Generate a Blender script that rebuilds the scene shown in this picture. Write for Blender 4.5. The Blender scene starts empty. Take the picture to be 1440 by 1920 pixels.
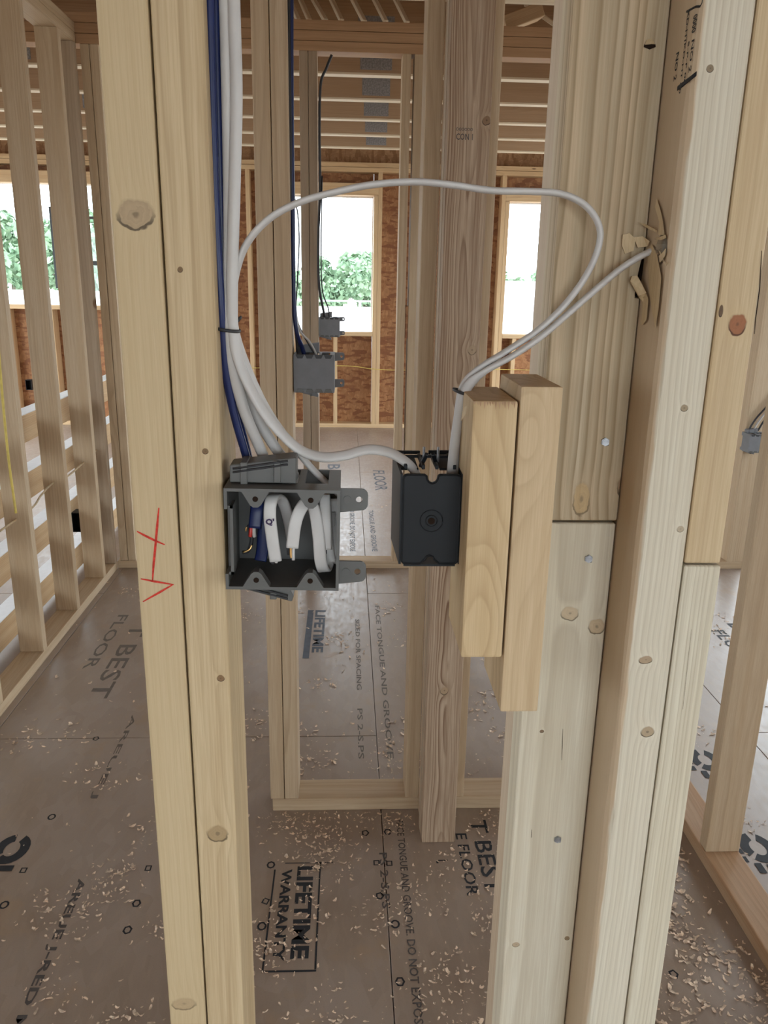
import bpy, bmesh, math, random
import numpy as np
from mathutils import Vector, Matrix
random.seed(7)
S = bpy.context.scene
COL = S.collection
R = math.radians

# ------------------------------------------------------------------ camera
F, CH = 1500.0, 1.42
PITCH, YAW, ROLL = R(16.26), R(2.80), R(1.046)
def cam_axes():
    cy, sy = math.cos(YAW), math.sin(YAW)
    f0 = Vector((sy, cy, 0)); rt = Vector((cy, -sy, 0)); up = Vector((0, 0, 1))
    f = f0*math.cos(PITCH) - up*math.sin(PITCH); u = up*math.cos(PITCH) + f0*math.sin(PITCH)
    r2 = rt*math.cos(ROLL) + u*math.sin(ROLL); u2 = u*math.cos(ROLL) - rt*math.sin(ROLL)
    return r2, u2, f
CR, CU, CF = cam_axes()
cd = bpy.data.cameras.new('camera'); cam = bpy.data.objects.new('camera', cd); COL.objects.link(cam)
cd.sensor_fit = 'VERTICAL'; cd.sensor_height = 24.0; cd.lens = F/1920*24.0
cd.clip_start = 0.02; cd.clip_end = 500
m = Matrix((CR, CU, -CF)).transposed().to_4x4(); m.translation = (0, 0, CH)
cam.matrix_world = m
S.camera = cam

# ------------------------------------------------------------------ sky, exposure
w = bpy.data.worlds.new('overcast_sky'); S.world = w; w.use_nodes = True
bg = w.node_tree.nodes['Background']
bg.inputs[0].default_value = (0.85, 0.94, 1.0, 1); bg.inputs[1].default_value = 9.0
S.view_settings.view_transform = 'Standard'; S.view_settings.look = 'None'
S.view_settings.gamma = 1; S.view_settings.use_curve_mapping = False
S.view_settings.exposure = -0.32
S.cycles.use_denoising = True
S.cycles.max_bounces = 8; S.cycles.diffuse_bounces = 5; S.cycles.glossy_bounces = 3
S.cycles.sample_clamp_indirect = 6.0

def px(u, v, Y=None, Z=None, X=None):
    d = CR*((u-720)/F) - CU*((v-960)/F) + CF
    t = Y/d.y if Y is not None else ((Z-CH)/d.z if Z is not None else X/d.x)
    return Vector((0, 0, CH)) + d*t

# ------------------------------------------------------------------ node helpers
class NG:
    def __init__(s, name):
        s.m = bpy.data.materials.new(name); s.m.use_nodes = True
        s.t = s.m.node_tree; s.b = s.t.nodes['Principled BSDF']
    def n(s, t, **kw):
        x = s.t.nodes.new(t)
        for k, v in kw.items(): setattr(x, k, v)
        return x
    def put(s, sock, v):
        if isinstance(v, bpy.types.NodeSocket): s.t.links.new(v, sock)
        elif v is not None: sock.default_value = v
    def math(s, op, a, b=None, c=None, clamp=False):
        x = s.n('ShaderNodeMath', operation=op, use_clamp=clamp)
        for i, v in enumerate((a, b, c)):
            if v is not None: s.put(x.inputs[i], v)
        return x.outputs[0]
    def comb(s, x, y, z):
        q = s.n('ShaderNodeCombineXYZ')
        for i, v in enumerate((x, y, z)): s.put(q.inputs[i], v)
        return q.outputs[0]
    def vmul(s, v, sc, add=None):
        q = s.n('ShaderNodeVectorMath', operation='MULTIPLY'); s.put(q.inputs[0], v); s.put(q.inputs[1], sc); o = q.outputs[0]
        if add is not None:
            q = s.n('ShaderNodeVectorMath', operation='ADD'); s.put(q.inputs[0], o); s.put(q.inputs[1], add); o = q.outputs[0]
        return o
    def noise(s, vec, scale=1, detail=2, rough=.5):
        q = s.n('ShaderNodeTexNoise'); s.put(q.inputs['Vector'], vec)
        q.inputs['Scale'].default_value = scale; q.inputs['Detail'].default_value = detail; q.inputs['Roughness'].default_value = rough
        return q.outputs[0]
    def ramp(s, f, a, b, lo=0, hi=1):
        q = s.n('ShaderNodeMapRange', interpolation_type='SMOOTHSTEP'); s.put(q.inputs[0], f)
        for i, v in zip((1, 2, 3, 4), (a, b, lo, hi)): q.inputs[i].default_value = v
        return q.outputs[0]
    def mix(s, f, a, b, mode='MIX'):
        q = s.n('ShaderNodeMix', data_type='RGBA', blend_type=mode)
        s.put(q.inputs[0], f)
        for i, v in ((6, a), (7, b)): s.put(q.inputs[i], (*v, 1) if isinstance(v, tuple) and len(v) == 3 else v)
        return q.outputs[2]
    def obj(s):
        return s.n('ShaderNodeTexCoord').outputs['Object']
    def sep(s, v):
        q = s.n('ShaderNodeSeparateXYZ'); s.put(q.inputs[0], v); return q.outputs
    def bump(s, h, strength=.2, dist=.001):
        q = s.n('ShaderNodeBump'); q.inputs['Strength'].default_value = strength; q.inputs['Distance'].default_value = dist
        s.put(q.inputs['Height'], h); s.t.links.new(q.outputs[0], s.b.inputs['Normal'])
    def done(s, col=None, rough=.5, spec=.5, metal=0):
        s.put(s.b.inputs['Base Color'], (*col, 1) if isinstance(col, tuple) and len(col) == 3 else col)
        s.put(s.b.inputs['Roughness'], rough); s.b.inputs['Specular IOR Level'].default_value = spec
        s.b.inputs['Metallic'].default_value = metal
        return s.m

def wood(name, light, line, blotch, knots=(), ring=150., contrast=.55, seed=None, axis=(.02, .07), warp=.035, smallknots=True, zf=1.1, heart=None):
    light, line, blotch = [(c_[0]*1.0, c_[1]*1.0, c_[2]*.96) for c_ in (light, line, blotch)]
    g = NG(name); o = g.obj()
    if seed is None:
        rnd = g.n('ShaderNodeObjectInfo').outputs['Random']
    else:
        rnd = g.n('ShaderNodeValue'); rnd.outputs[0].default_value = seed; rnd = rnd.outputs[0]
    off = g.math('MULTIPLY', rnd, 53.7)
    X, Y, Z = g.sep(o)[0:3]
    offv = g.comb(off, g.math('MULTIPLY', off, .37), g.math('MULTIPLY', off, 1.9))
    slow = g.noise(g.vmul(o, (5.+zf, 5.+zf, zf), offv), 1, 2)
    wob = g.noise(g.vmul(o, (16., 16., 4.), offv), 1, 2)
    if seed is None:
        ax = g.math('MULTIPLY', g.math('SUBTRACT', g.math('FRACT', g.math('MULTIPLY', rnd, 17.3)), .5), .14)
    else: ax = axis[0]
    dx = g.math('SUBTRACT', X, ax); dy = g.math('SUBTRACT', Y, axis[1])
    r = g.math('SQRT', g.math('ADD', g.math('MULTIPLY', dx, dx), g.math('MULTIPLY', dy, dy)))
    r = g.math('ADD', r, g.math('MULTIPLY', g.math('SUBTRACT', slow, .5), warp))
    r = g.math('ADD', r, g.math('MULTIPLY', g.math('SUBTRACT', wob, .5), .006))
    ks = []; wob2 = g.noise(g.vmul(o, (130., 130., 130.), offv), 1, 2)
    for (kx, kz, rx, rz, col, stg, *amp) in knots:
        ex = g.math('DIVIDE', g.math('SUBTRACT', X, kx), rx); ez = g.math('DIVIDE', g.math('SUBTRACT', Z, kz), rz)
        d2 = g.math('ADD', g.math('MULTIPLY', ex, ex), g.math('MULTIPLY', ez, ez))
        bumpf = g.math('EXPONENT', g.math('MULTIPLY', d2, -.22))
        r = g.math('ADD', r, g.math('MULTIPLY', bumpf, amp[0] if amp else min(.0035, rx*.5)))
        stg > 0 and ks.append((d2, ez, col, stg))
    t = g.math('MULTIPLY', r, ring)
    t = g.math('ADD', t, g.math('MULTIPLY', g.noise(g.comb(g.math('MULTIPLY', t, .21), off, 0.), 1, 2), 4.6))
    fr = g.math('FRACT', t)
    ln = g.math('MULTIPLY', g.math('POWER', fr, 2.5), g.ramp(fr, 1.0, .86))
    amt = g.noise(g.vmul(o, (22., 22., .8), offv), 1, 1)
    ln = g.math('MULTIPLY', ln, g.math('MULTIPLY', g.ramp(amt, .3, .7, .35, 1.25), contrast), clamp=True)
    fib = g.noise(g.vmul(o, (700., 700., 14.), offv), 1, 2, .6)
    bl = g.noise(g.vmul(o, (26., 26., 1.4), offv), 1, 2)
    c = g.mix(g.ramp(bl, .38, .68), light, blotch)
    st = g.noise(g.vmul(o, (130., 130., 1.0), offv), 1, 3, .6)
    c = g.mix(g.math('MULTIPLY', g.ramp(st, .42, .72), min(1., contrast*.75)), c, tuple(.35*l_+.65*q for l_, q in zip(light, line)))
    c = g.mix(ln, c, tuple(q*.85 for q in line))
    c = g.mix(g.ramp(fib, .3, .7, .0, .36), c, line)
    if heart:   # brown bark-side wood along the left edge
        hx = g.math('ADD', X, g.math('MULTIPLY', g.math('SUBTRACT', g.noise(g.vmul(o, (20., 20., 14.), offv), 1, 3), .5), .009))
        c = g.mix(g.ramp(hx, heart[0]+.0012, heart[0]-.0012, 0, .85), c, heart[1])
    if smallknots:
        v = g.n('ShaderNodeTexVoronoi', feature='F1'); v.inputs['Scale'].default_value = 1
        g.put(v.inputs['Vector'], g.vmul(o, (11., 3., 3.1), offv))
        kd = v.outputs['Distance']; on = g.math('GREATER_THAN', g.sep(v.outputs['Color'])[0], .62)
        halo = g.math('MULTIPLY', g.ramp(kd, .26, .05, 0., .45), on)
        c = g.mix(halo, c, blotch)
        c = g.mix(g.math('MULTIPLY', g.ramp(kd, .095, .05), on), c, (.16, .09, .045))
    for d2, ez, col, stg in ks:
        d = g.math('ADD', g.math('SQRT', d2), g.math('MULTIPLY', g.math('SUBTRACT', wob2, .5), .55))
        rg = g.math('MULTIPLY', g.math('FRACT', g.math('ADD', g.math('MULTIPLY', d, 2.6), g.math('MULTIPLY', wob2, 1.6))), .45)
        kc = g.mix(rg, col, tuple(q*.7 for q in col))
        kc = g.mix(g.ramp(d, .28, .05), kc, tuple(q*.45 for q in col))
        c = g.mix(g.ramp(d, 2.3, .9, 0, .4*stg), c, blotch)
        c = g.mix(g.math('MULTIPLY', g.ramp(d, 1.0, .84), stg*.9), c, kc)
        rim = g.math('MULTIPLY', g.ramp(g.math('ABSOLUTE', g.math('SUBTRACT', d, .96)), .13, .04), g.ramp(ez, .5, -.7, .1, .95))
        c = g.mix(g.math('MULTIPLY', rim, stg), c, tuple(q*.25 for q in col))
    g.bump(g.math('ADD', g.math('MULTIPLY', fib, .6), g.math('MULTIPLY', ln, -.5)), .25, .0006)
    return g.done(c, .62, .3)

def plain(name, col, rough=.5, spec=.5, metal=0., var=.12, scale=40., emis=None):
    g = NG(name); n = g.noise(g.obj(), scale, 3)
    c = g.mix(g.ramp(n, .3, .7), tuple(q*(1-var) for q in col), tuple(min(1, q*(1+var)) for q in col))
    return g.done(c, rough, spec, metal)

def osb(name, a, b, c, rough=.6, spec=.3):
    g = NG(name); o = g.obj()
    v = g.n('ShaderNodeTexVoronoi', feature='F1'); g.put(v.inputs['Vector'], g.vmul(o, (26., 26., 13.))); v.inputs['Scale'].default_value = 1.6
    f1 = g.sep(v.outputs['Color'])
    v2 = g.n('ShaderNodeTexVoronoi', feature='F1'); g.put(v2.inputs['Vector'], g.vmul(o, (9., 9., 30.), (3., 1., 7.))); v2.inputs['Scale'].default_value = 1.5
    f2 = g.sep(v2.outputs['Color'])
    n = g.noise(g.vmul(o, (60., 60., 20.)), 2, 3)
    col = g.mix(f1[0], a, b); col = g.mix(g.ramp(f2[1], .45, .8), col, c); col = g.mix(g.ramp(n, .35, .65, 0., .35), col, tuple(q*.55 for q in a))
    g.bump(g.math('ADD', f1[2], f2[2]), .3, .002)
    return g.done(col, rough, spec)

# lumber colours
PALE, PLINE, PBLO = (.66, .59, .44), (.44, .33, .19), (.61, .50, .335)
TAN, TLINE, TBLO = (.60, .475, .30), (.42, .30, .165), (.56, .42, .25)
M_STUD = wood('spruce_lumber', (.54, .42, .295), (.36, .25, .155), (.49, .365, .24))
M_GREY = wood('darker_spruce_lumber', (.42, .325, .24), (.28, .20, .14), (.37, .28, .20))
M_FAR = wood('warm_pine_lumber', (.60, .43, .26), (.42, .27, .15), (.55, .37, .21))
M_TRUSS = wood('truss_lumber', (.46, .285, .165), (.31, .175, .09), (.42, .25, .14))
M_OSB = osb('oriented_strand_board', (.33, .15, .065), (.46, .24, .11), (.24, .10, .045))
M_ROOF = osb('roof_sheathing_board', (.36, .20, .10), (.46, .28, .15), (.28, .15, .07))
M_GREYBOX = plain('grey_pvc', (.10, .10, .094), .42, .5, var=.05)
M_GREYBOX2 = plain('bluish_grey_pvc', (.17, .175, .185), .5, .4, var=.05)
M_BLACK = plain('black_phenolic', (.008, .010, .0125), .5, .28, var=.1)
M_WCAB = plain('white_cable_jacket', (.52, .505, .485), .42, .5, var=.04)
M_BCAB = plain('navy_cable_jacket', (.008, .017, .085), .38, .4, var=.1)
M_DCAB = plain('black_cable_jacket', (.025, .025, .028), .5, .4)
M_TCAB = plain('tan_cable_jacket', (.45, .34, .20), .5, .4)
M_YEL = plain('yellow_cord', (.60, .47, .12), .6, .3)
M_COPPER = plain('copper_wire', (.80, .50, .20), .3, .5, metal=.9)
M_RED = plain('red_wire', (.45, .03, .02), .4)
M_STEEL = plain('galvanised_steel', (.38, .39, .41), .4, .5, metal=.85, var=.2, scale=160)
M_PLATE = plain('grey_nail_plate', (.26, .26, .27), .55, .4, metal=.3, var=.25, scale=120)
M_INK = plain('black_ink', (.022, .024, .028), .6, .2)
M_INKG = plain('grey_ink', (.085, .075, .07), .6, .2)
M_INKF = plain('faded_ink', (.125, .105, .09), .55, .3)
M_INKB = plain('blue_grey_ink', (.07, .085, .11), .5, .3)
M_CRAYON = plain('red_lumber_crayon', (.55, .045, .03), .7, .2, var=.25, scale=300)
M_HOLE = plain('hole_shade_and_crack', (.02, .012, .008), .9, .1)  # near-black for cracks and for shade painted inside holes
M_SPLIN = wood('torn_wood', (.62, .49, .32), (.42, .30, .17), (.55, .42, .26), smallknots=False)
M_CHIP = plain('wood_shaving', (.66, .525, .40), .7, .2, var=.35, scale=75)
M_WHITE = plain('white_roof_membrane', (.80, .80, .80), .7, .3, var=.03, scale=2)
M_FRAME = plain('dark_window_frame', (.03, .032, .035), .5)
M_WRAP_DAYLIGHT = plain('house_wrap_and_daylight_white', (.80, .81, .83), .5, .3, var=.03)  # house wrap white, also painted daylight on the shelf board tops

# ------------------------------------------------------------------ object helpers
def tag(o, label=None, cat=None, group=None, kind=None):
    if label: o['label'] = label
    if cat: o['category'] = cat
    if group: o['group'] = group
    if kind: o['kind'] = kind
    return o
def empty(name, loc=(0, 0, 0), label=None, cat=None, group=None, kind=None):
    o = bpy.data.objects.new(name, None); COL.objects.link(o); o.location = loc; o.empty_display_size = .05
    return tag(o, label, cat, group, kind)
def link(name, me, mat, parent=None, loc=(0, 0, 0), rot=(0, 0, 0), smooth=False):
    o = bpy.data.objects.new(name, me); COL.objects.link(o)
    if mat is not None and len(me.materials) == 0: me.materials.append(mat)
    o.location = Vector(loc) - (parent.location if parent is not None else Vector())
    if parent is not None and parent.parent is not None: o.location = o.location - parent.parent.location
    o.rotation_euler = rot; o.parent = parent
    if smooth:
        for p in me.polygons: p.use_smooth = True
    return o
BOXC = {}
def boxmesh(sx, sy, sz, bev=.002, seg=1, key=None):
    k = (round(sx, 4), round(sy, 4), round(sz, 4), bev, seg, key)
    if k in BOXC: return BOXC[k]
    bm = bmesh.new(); bmesh.ops.create_cube(bm, size=1)
    bmesh.ops.scale(bm, vec=(sx, sy, sz), verts=bm.verts)
    if bev: bmesh.ops.bevel(bm, geom=bm.edges[:], offset=bev, segments=seg, affect='EDGES', profile=.6)
    me = bpy.data.meshes.new('box'); bm.to_mesh(me); bm.free(); BOXC[k] = me
    return me
def board(name, x0, x1, y0, y1, z0, z1, mat, parent=None, long='Z', bev=.003, seg=2, key=None):
    """a piece of lumber; its local Z always runs along the grain"""
    sx, sy, sz = x1-x0, y1-y0, z1-z0; c = ((x0+x1)/2, (y0+y1)/2, (z0+z1)/2)
    key = (key, mat.name)
    if long == 'Z': return link(name, boxmesh(sx, sy, sz, bev, seg, key), mat, parent, c)
    if long == 'X': return link(name, boxmesh(sz, sy, sx, bev, seg, key), mat, parent, c, (0, R(90), 0))
    return link(name, boxmesh(sx, sz, sy, bev, seg, key), mat, parent, c, (R(-90), 0, 0))
def beam(name, a, b, wdt, thk, mat, parent=None, bev=.003):
    """lumber between two points; wdt across, thk up"""
    a, b = Vector(a), Vector(b); d = b-a
    me = boxmesh(wdt, thk, d.length, bev, 1, mat.name)
    q = d.to_track_quat('Z', 'Y')
    o = link(name, me, mat, parent, (a+b)/2); o.rotation_mode = 'QUATERNION'; o.rotation_quaternion = q
    return o
def spline(pts, n=10):
    pts = [Vector(p) for p in pts]; P = [pts[0]*2-pts[1]] + pts + [pts[-1]*2-pts[-2]]; out = []
    for i in range(1, len(P)-2):
        a, b, c, d = P[i-1:i+3]
        for k in range(n):
            t = k/n; out.append(.5*((2*b)+(c-a)*t+(2*a-5*b+4*c-d)*t*t+(3*b-3*c+d-a)*t**3))
    out.append(pts[-1]); return out
def sweep(pts, wide, thick, ref=(0, 1, 0), ns=10, n=10, flat=False, bm=None):
    """cable: oval section; 'wide' runs along ref (or a list of refs per control point)"""
    path = spline(pts, n); refs = ref if isinstance(ref, list) else [ref]*len(pts); rr = spline(refs, n)
    own = bm is None
    if own: bm = bmesh.new()
    rings = []
    for i, p in enumerate(path):
        t = (path[min(i+1, len(path)-1)]-path[max(i-1, 0)]).normalized()
        u = rr[i]-t*rr[i].dot(t)
        if u.length < 1e-4: u = t.orthogonal()
        u.normalize(); v = t.cross(u); ring = []
        for k in range(ns):
            a = 2*math.pi*k/ns; ca, sa = math.cos(a), math.sin(a)
            if flat: ca = math.copysign(abs(ca)**.5, ca); sa = math.copysign(abs(sa)**.5, sa)
            ring.append(bm.verts.new(p+u*(ca*wide/2)+v*(sa*thick/2)))
        rings.append(ring)
    for a, b in zip(rings, rings[1:]):
        for k in range(ns): bm.faces.new((a[k], a[(k+1) % ns], b[(k+1) % ns], b[k]))
    bm.faces.new(rings[0][::-1]); bm.faces.new(rings[-1])
    if not own: return bm
    me = bpy.data.meshes.new('cable'); bm.to_mesh(me); bm.free()
    for p in me.polygons: p.use_smooth = len(p.vertices) == 4
    return me
def cable(name, pts, wide, thick, mat, parent=None, ref=(0, 1, 0), **kw):
    c = Vector(pts[-1]); me = sweep([Vector(p)-c for p in pts], wide, thick, ref, **kw)
    return link(name, me, mat, parent, c)
def mesh_from(verts, faces, name='m'):
    me = bpy.data.meshes.new(name); me.from_pydata([tuple(v) for v in verts], [], faces); me.update(); return me
def prism(poly, axis_y0, axis_y1, bev=0):
    """poly = [(x,z)...] extruded along Y"""
    bm = bmesh.new()
    f = bm.faces.new([bm.verts.new((x, axis_y0, z)) for x, z in poly])
    r = bmesh.ops.extrude_face_region(bm, geom=[f]); vs = [e for e in r['geom'] if isinstance(e, bmesh.types.BMVert)]
    bmesh.ops.translate(bm, vec=(0, axis_y1-axis_y0, 0), verts=vs)
    bmesh.ops.recalc_face_normals(bm, faces=bm.faces[:])
    if bev: bmesh.ops.bevel(bm, geom=bm.edges[:], offset=bev, segments=1, affect='EDGES')
    me = bpy.data.meshes.new('prism'); bm.to_mesh(me); bm.free(); return me
def cyl(name, p, r, depth, axis, mat, parent=None, seg=16, bev=.0):
    bm = bmesh.new(); bmesh.ops.create_cone(bm, cap_ends=True, segments=seg, radius1=r, radius2=r, depth=depth)
    if bev: bmesh.ops.bevel(bm, geom=[e for e in bm.edges if len(e.link_faces) == 2 and any(len(f.verts) > 4 for f in e.link_faces)], offset=bev, segments=2, affect='EDGES')
    me = bpy.data.meshes.new('cyl'); bm.to_mesh(me); bm.free()
    rot = {'X': (0, R(90), 0), 'Y': (R(90), 0, 0), 'Z': (0, 0, 0)}[axis]
    return link(name, me, mat, parent, p, rot)
def textmesh(s, length, height, bold=0.0, space=1.0):
    cu = bpy.data.curves.new('t', 'FONT'); cu.body = s; cu.size = 1; cu.offset = bold; cu.space_character = space; cu.resolution_u = 2
    o = bpy.data.objects.new('t', cu); COL.objects.link(o)
    dg = bpy.context.evaluated_depsgraph_get(); me = bpy.data.meshes.new_from_object(o.evaluated_get(dg))
    bpy.data.objects.remove(o); bpy.data.curves.remove(cu)
    co = np.empty(len(me.vertices)*3); me.vertices.foreach_get('co', co); co = co.reshape(-1, 3)
    mn, mx = co.min(0), co.max(0); sc = np.array([length/(mx[0]-mn[0]), height/(mx[1]-mn[1])])
    co[:, 0] = (co[:, 0]-mn[0])*sc[0]; co[:, 1] = (co[:, 1]-mn[1])*sc[1]; co[:, 2] = 0
    me.vertices.foreach_set('co', co.ravel()); me.update(); me.materials.clear()
    return me

# ------------------------------------------------------------------ floor
g = NG('subfloor_board'); o = g.obj(); wc = g.n('ShaderNodeNewGeometry').outputs['Position']
n1 = g.noise(g.vmul(wc, (1.3, .9, 1)), 1.6, 4); n2 = g.noise(g.vmul(wc, (30, 9, 1)), 2, 4, .6); n3 = g.noise(wc, 420, 2)
v = g.n('ShaderNodeTexVoronoi'); g.put(v.inputs['Vector'], g.vmul(wc, (34, 16, 1))); v.inputs['Scale'].default_value = 1
c = g.mix(g.ramp(n1, .35, .65), (.262, .193, .142), (.315, .255, .215))
c = g.mix(g.math('MULTIPLY', g.sep(v.outputs['Color'])[0], .3), c, (.185, .13, .092))
c = g.mix(g.ramp(n2, .45, .75, 0, .5), c, (.34, .255, .185))
n4 = g.noise(wc, 5.5, 5, .65)
c = g.mix(g.ramp(n4, .56, .68, 0, .55), c, (.31, .215, .135))
c = g.mix(g.ramp(n3, .55, .75, 0, .25), c, (.13, .095, .07))
g.bump(n2, .12, .0015)
M_FLOOR = g.done(c, g.ramp(n2, .3, .7, .32, .46), 1.0)
floor = empty('floor', (0, 0, 0), 'brown oriented strand subfloor printed with lettering and strewn with shavings', 'floor', kind='structure')
xs = [-3.94, -3.56, -2.34, -1.12, .10, 1.32, 2.54, 3.24]
for i, (a, b) in enumerate(zip(xs, xs[1:])):
    ys = [-3.6, -2.6, -.16, 2.28, 4.72, 7.16, 8.0] if i % 2 else [-3.6, -1.38, 1.06, 3.5, 5.94, 8.0]
    if a > 1.0: ys = [-3.6, -2.6, -.16, 2.28, 4.72, 7.16, 8.0]
    for c0, c1 in zip(ys, ys[1:]):
        board('floor_panel', a+.0012, b-.0012, c0+.0012, c1-.0012, -.02, 0, M_FLOOR, floor, bev=.0008, seg=1)
board('floor_joist_deck', -3.96, 3.26, -3.7, 8.1, -.30, -.022, M_TRUSS, floor, bev=0, seg=1)

def floor_text(s, x, y, length, height, mat=M_INK, bold=.012, name='printed_lettering', z=.0006, par=None):
    me = textmesh(s, length, height, bold)
    return link(name, me, mat, par or floor, (x, y, z), (0, 0, R(-90)))
def floor_rect(x0, x1, y0, y1, mat=M_INK, z=.0006, name='printed_line'):
    return link(name, mesh_from([(x0, y0, 0), (x1, y0, 0), (x1, y1, 0), (x0, y1, 0)], [(0, 1, 2, 3)]), mat, floor, (0, 0, z))
def floor_ring(x, y, rx, ry, t, n, mat=M_INK, rot=0, name='printed_symbol'):
    vs, fs = [], []
    for k in range(n):
        a = 2*math.pi*k/n+rot
        vs += [(rx*math.cos(a), ry*math.sin(a), 0), ((rx-t)*math.cos(a), (ry-t)*math.sin(a), 0)]
    for k in range(n): fs.append((2*k, 2*((k+1) % n), 2*((k+1) % n)+1, 2*k+1))
    return link(name, mesh_from(vs, fs), mat, floor, (x, y, .0006))
floor_text('LIFETIME', -.118, 1.685, .285, .040, bold=.035)
floor_text('WARRANTY', -.156, 1.675, .280, .025, bold=.03)
floor_rect(-.064, -.060, 1.372, 1.70); floor_rect(-.176, -.172, 1.368, 1.675); floor_rect(-.176, -.060, 1.366, 1.371); floor_rect(-.15, -.03, 1.695, 1.699, M_INKG)
for (u, v_, n, rot) in [(508, 1622, 8, 0), (498, 1690, 4, .4), (491, 1737, 10, 0), (730, 1619, 4, R(45)), (706, 1618, 4, R(45)), (741, 1733, 10, 0), (750, 1841, 6, 0), (712, 1680, 5, 0),
                        (44, 1632, 4, R(45)), (278, 1628, 4, R(45)), (256, 1694, 6, 0), (239, 1744, 6, .3), (8, 1697, 10, 0), (97, 1532, 10, 0), (180, 1385, 5, 0), (1263, 1827, 5, 0), (685, 1562, 5, 0), (727, 1560, 6, 0), (1010, 1620, 6, 0)]:
    p = px(u, v_, Z=0); floor_ring(p.x, p.y, .011, .013, .0045, n, rot=rot)
floor_text('FACE TONGUE AND GROOVE. DO NOT EXPOSE', .139, 1.86, .64, .019, M_INKG)
floor_text('PS 2-S.PS', .088, 1.73, .19, .020, M_INKG)
floor_text('T BEST', .340, 1.855, .275, .045, M_INK, .01)
floor_text('E FLOOR', .294, 1.80, .225, .030, M_INK, .01)
floor_text('L', .232, 1.70, .012, .03, M_INK, .02)
floor_text('AREUE J-RED M', -.655, 1.655, .42, .026, M_INKG, .025)
floor_text('T BEST', -.90, 3.15, .62, .070, M_INKF, .01); floor_text('FLOOR', -.985, 3.25, .5, .045, M_INKF, .01)
floor_rect(-.168, -.143, 2.83, 3.30, M_INKB); floor_text('LIFETIME', -.135, 3.30, .42, .045, M_INKB, .04)
floor_text('FACE TONGUE AND GROOVE', .13, 3.35, 1.2, .020, M_INKF); floor_text('SIZED FOR SPACING', .04, 3.2, .62, .018, M_INKF)
floor_text('PS 2-S.PS', .04, 2.45, .30, .018, M_INKF)
floor_text('BEST', 1.66, 3.15, .32, .075, M_INK, .01); floor_text('FLOOR', 1.56, 3.08, .34, .055, M_INK, .01)
floor_text('BEST', -.15, 6.2, .7, .10, M_INKB); floor_text('FLOOR', .20, 6.0, .6, .09, M_INKB); floor_text('LIFETIME', .38, 4.75, .5, .07, M_INKB, .03)
floor_text('FACE TONGUE AND GROOVE. DO NOT EXPOSE', .02, 5.4, 1.3, .03, M_INKB); floor_text('TONGUE AND GROOVE', .14, 4.9, .8, .03, M_INKB)
floor_text('AREUE J', -.72, 2.42, .45, .022, M_INKF)
def logo(x, y, s, rot=0, mat=M_INK):
    """worn printed emblem: a broken ring with bars across it"""
    n = 22; vs = []; fs = []
    for k in range(n):
        a = 2*math.pi*k/n
        vs += [(s*1.25*math.cos(a), s*1.6*math.sin(a), 0), (s*.55*math.cos(a), s*.8*math.sin(a), 0)]
    for k in range(n):
        if k not in (4, 5, 13): fs.append((2*k, 2*((k+1) % n), 2*((k+1) % n)+1, 2*k+1))
    link('printed_emblem', mesh_from(vs, fs), mat, floor, (x, y, .0007))
    for i, (x0, x1, y0, y1) in enumerate(((-2.6, -1.35, -1.5, -.9), (-2.4, -1.3, -.6, -.1), (-2.7, -1.2, .3, .7), (-.3, .9, -2.3, -1.75), (-1.1, -.6, -2.6, -1.6))):
        floor_rect(x+x0*s, x+x1*s, y+y0*s, y+y1*s, mat, .0009+.0001*i, 'printed_emblem')
p = px(22, 1592, Z=0); logo(p.x, p.y, .035)
p = px(1322, 1425, Z=0); logo(p.x, p.y, .036); p = px(1400, 1590, Z=0); logo(p.x+.03, p.y, .036)

# ------------------------------------------------------------------ framed walls
def wall(name, label): return empty(name, (0, 0, 0), label, 'wall', kind='structure')
H0, H1, TOP = .038, 2.347, 2.467
# middle wall, runs across at Y 1.905
w2 = wall('wall_middle', 'open stud wall with bottom plate standing behind the switch boxes')
Y2 = 1.905
board('bottom_plate', -.200, .908, Y2, Y2+.089, 0, H0, M_STUD, w2, 'X')
for z in (H1, H1+.041): board('top_plate', -.200, .908, Y2, Y2+.089, z, z+.038, M_TRUSS, w2, 'X')
for x0, x1 in ((-.205, -.1675), (-.166, -.1285), (.166, .2035), (.292, .3295)):
    board('stud', x0, x1, Y2, Y2+.089, H0, H1, M_STUD, w2)
board('stud', .868, .906, Y2, Y2+.089, H0, H1, M_STUD, w2)
# partition farther back at Y 3.84
w3 = wall('wall_back', 'farther open stud partition with triple top plate seen through the opening')
Y3 = 3.835
board('bottom_plate', -1.145, 3.2, Y3, Y3+.089, 0, H0, M_STUD, w3, 'X')
for k in range(3): board('top_plate', -3.9, 3.2, Y3, Y3+.089, H1+k*.04, H1+k*.04+.0385, M_TRUSS, w3, 'X')
for x0, x1 in ((-.211, -.1735), (-.172, -.1345), (.232, .2695), (.284, .3215), (-1.131, -1.0935), (-1.0915, -1.054), (1.975, 2.063)):
    board('stud', x0, x1, Y3, Y3+.089, H0, H1, M_GREY if x0 < 0 and x0 > -.3 else M_STUD, w3)
board('filler_block', .2702, .2838, Y3+.002, Y3+.085, 1.15, 1.30, M_OSB, w3)
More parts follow.
